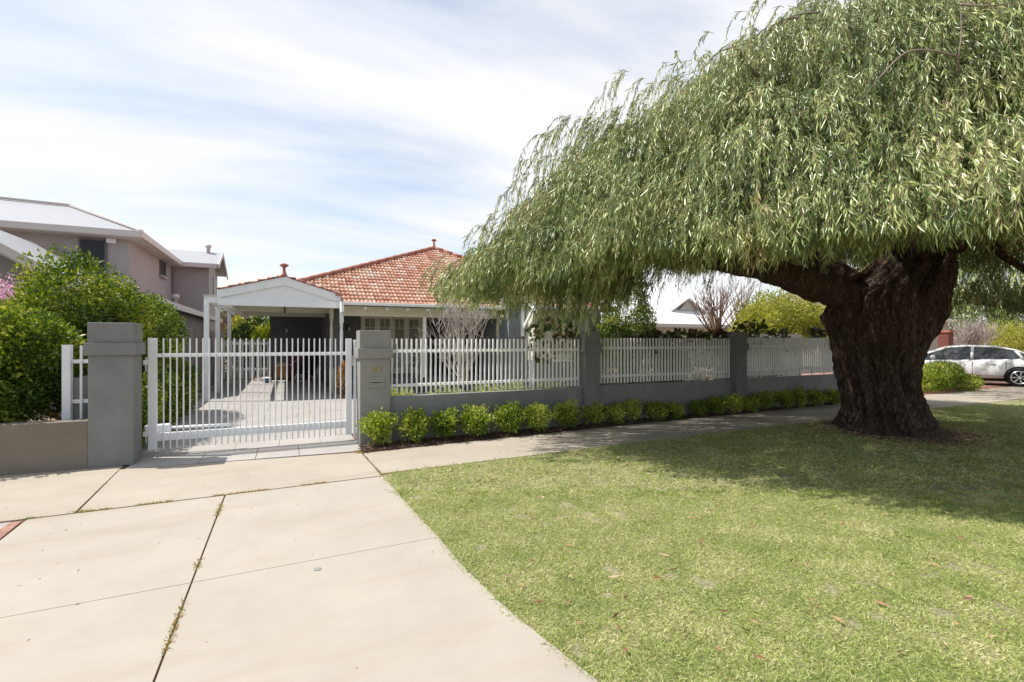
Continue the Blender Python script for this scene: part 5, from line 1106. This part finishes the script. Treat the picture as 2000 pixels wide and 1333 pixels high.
# ================================================================= SILVER CAR
def car(px, py, ang):
    e = empty('parked_car', (px, py, 0), 'silver sedan parked on the brick driveway at right, seen from its side', 'car', rz=ang, local=True)
    # local: x forward (front +), y left, z up. sections across the car
    prof = [(-2.25, .62, .80, .95), (-2.2, .35, .55, 1.02), (-1.9, .25, .78, 1.04), (-1.35, .22, .86, 1.02), (-.6, .20, .88, .98), (.3, .20, .88, .95), (1.2, .20, .88, .93), (1.75, .22, .85, .84), (2.1, .30, .74, .70), (2.25, .38, .55, .56)]
    V = []; n = 12
    for x, z0, hw, z1 in prof:
        mid = z0 + (z1 - z0) * .55
        ring = [(-hw * .8, z0), (-hw * .97, z0 + .12), (-hw, mid), (-hw * .97, z1 - .12), (-hw * .86, z1 - .02), (-hw * .4, z1 + .03), (hw * .4, z1 + .03), (hw * .86, z1 - .02), (hw * .97, z1 - .12), (hw, mid), (hw * .97, z0 + .12), (hw * .8, z0)]
        V += [(x, y, z) for y, z in ring]
    mb = MB(); fs = []
    for i in range(len(prof) - 1):
        for k in range(n): fs.append((i * n + k, i * n + (k + 1) % n, (i + 1) * n + (k + 1) % n, (i + 1) * n + k))
    fs += [tuple(range(n)), tuple(range((len(prof) - 1) * n, len(prof) * n))[::-1]]; mb.add(V, fs); b = mb.build('body', M['carpaint'], e, smooth=True)
    s_ = b.modifiers.new('s', 'SUBSURF'); s_.levels = 2; s_.render_levels = 2
    # cabin: glass volume and painted roof and pillars
    cab = [(-1.85, .58, 1.0), (-1.25, .60, 1.30), (-.75, .58, 1.41), (.0, .58, 1.435), (.55, .57, 1.38), (1.1, .62, 1.15), (1.6, .68, .92)]
    mb = MB(); V = []
    for x, hw, zt in cab: V += [(x, -.76, .90), (x, -hw, zt - .03), (x, -hw * .7, zt), (x, hw * .7, zt), (x, hw, zt - .03), (x, .76, .90)]
    fs = []
    for i in range(len(cab) - 1):
        for k in range(6): fs.append((i * 6 + k, i * 6 + (k + 1) % 6, (i + 1) * 6 + (k + 1) % 6, (i + 1) * 6 + k))
    fs += [tuple(range(6)), tuple(range(36, 42))[::-1]]; mb.add(V, fs); mb.build('window_glass', M['carglass'], e, smooth=False)
    rf = MB()
    rp2 = cab[1:6]
    for s in (-1, 1):
        rf.tube([(x, s * (hw + .005), zt - .025) for x, hw, zt in [cab[0]] + rp2 + [cab[6]]], .032, 8)
    V = []
    for x, hw, zt in cab[1:5]: V += [(x, -hw, zt - .015), (x, -hw * .6, zt + .018), (x, hw * .6, zt + .018), (x, hw, zt - .015)]
    fs = [(i * 4 + k, i * 4 + k + 1, (i + 1) * 4 + k + 1, (i + 1) * 4 + k) for i in range(3) for k in range(3)]; rf.add(V, fs)
    for s in (-1, 1):
        for x0, x1_, zt in ((-.15, -.12, 1.41), (-1.25, -1.45, 1.29)): rf.beam((x1_, s * .775, .93), (x0, s * .60, zt), .09, .03, (1, 0, 0)) if False else rf.beam((x1_, s * .772, .93), (x0, s * .60, zt - .02), .03, .08, (1, 0, 0))
    rf.build('roof_panel', M['carpaint'], e, smooth=True)
    for s in (-1, 1):
        for x in (-1.32, 1.38):
            wh_ = MB(); wh_.lathe((0, 0, -.1), [(.20, .0), (.30, .0), (.322, .03), (.325, .10), (.322, .17), (.30, .2), (.20, .2)], 28)
            o = wh_.build('wheel', M['rubber'], e, smooth=True); o.rotation_euler = (R(90), 0, 0); o.location = (x, s * .79, .325)
            r_ = MB(); r_.tube([(.215 * cos(q), .215 * sin(q), 0.0) for q in np.linspace(0, 2 * pi, 29)], .018, 6, False); r_.lathe((0, 0, -.02), [(.045, 0), (.045, .035)], 12)
            for k in range(7):
                q = k * 2 * pi / 7
                for dq in (-.07, .07): r_.beam((.03 * cos(q), .03 * sin(q), 0), (.21 * cos(q + dq), .21 * sin(q + dq), 0), .018, .02, (0, 0, 1))
            ro = r_.build('rim', M['rim'], o); ro.location = (0, 0, -s * .105)
            dk = MB().lathe((0, 0, -.01), [(.21, 0), (.21, .01)], 24).build('brake_disc', M['black'], o); dk.location = (0, 0, -s * .09)
            ar_ = MB(); ar_.tube([(x + .36 * cos(q), s * .845, .325 + .36 * sin(q)) for q in np.linspace(-.15, pi + .15, 20)], .03, 6); ar_.build('wheel_arch', M['black'], e, smooth=True)
    for s in (-1, 1):
        for x in (.42, -.62): MB().box(x - .10, x + .10, s * .885 - .012, s * .885 + .012, .80, .835).build('door_handle', M['carpaint'], e, bevel=.008)
        dl = MB()
        for x in (1.05, -.12, -.98): dl.box(x - .004, x + .004, s * .868 - .012, s * .868 + .012, .36, .9)
        dl.box(-1.0, 1.05, s * .87 - .012, s * .87 + .012, .34, .346); dl.build('door_seam', M['black'], e)
        m1 = MB(); m1.lathe((0, 0, -.07), [(.02, 0), (.07, .03), (.08, .1), (.03, .15)], 10); o = m1.build('wing_mirror', M['carpaint'], e, smooth=True); o.location = (.95, s * .93, 1.0); o.rotation_euler = (0, R(90), 0)
        MB().box(-2.23, -1.98, s * .64 - .12, s * .64 + .12, .78, .94).build('tail_lamp', M['lampred'], e, bevel=.03)
        MB().box(1.95, 2.16, s * .60 - .12, s * .60 + .12, .62, .74).build('headlamp', M['plasticw'], e, bevel=.03)
    MB().box(-2.0, 2.0, -.75, .75, .16, .24).build('underbody', M['rubber'], e)
    return e
car(23.35, 9.35, R(115))
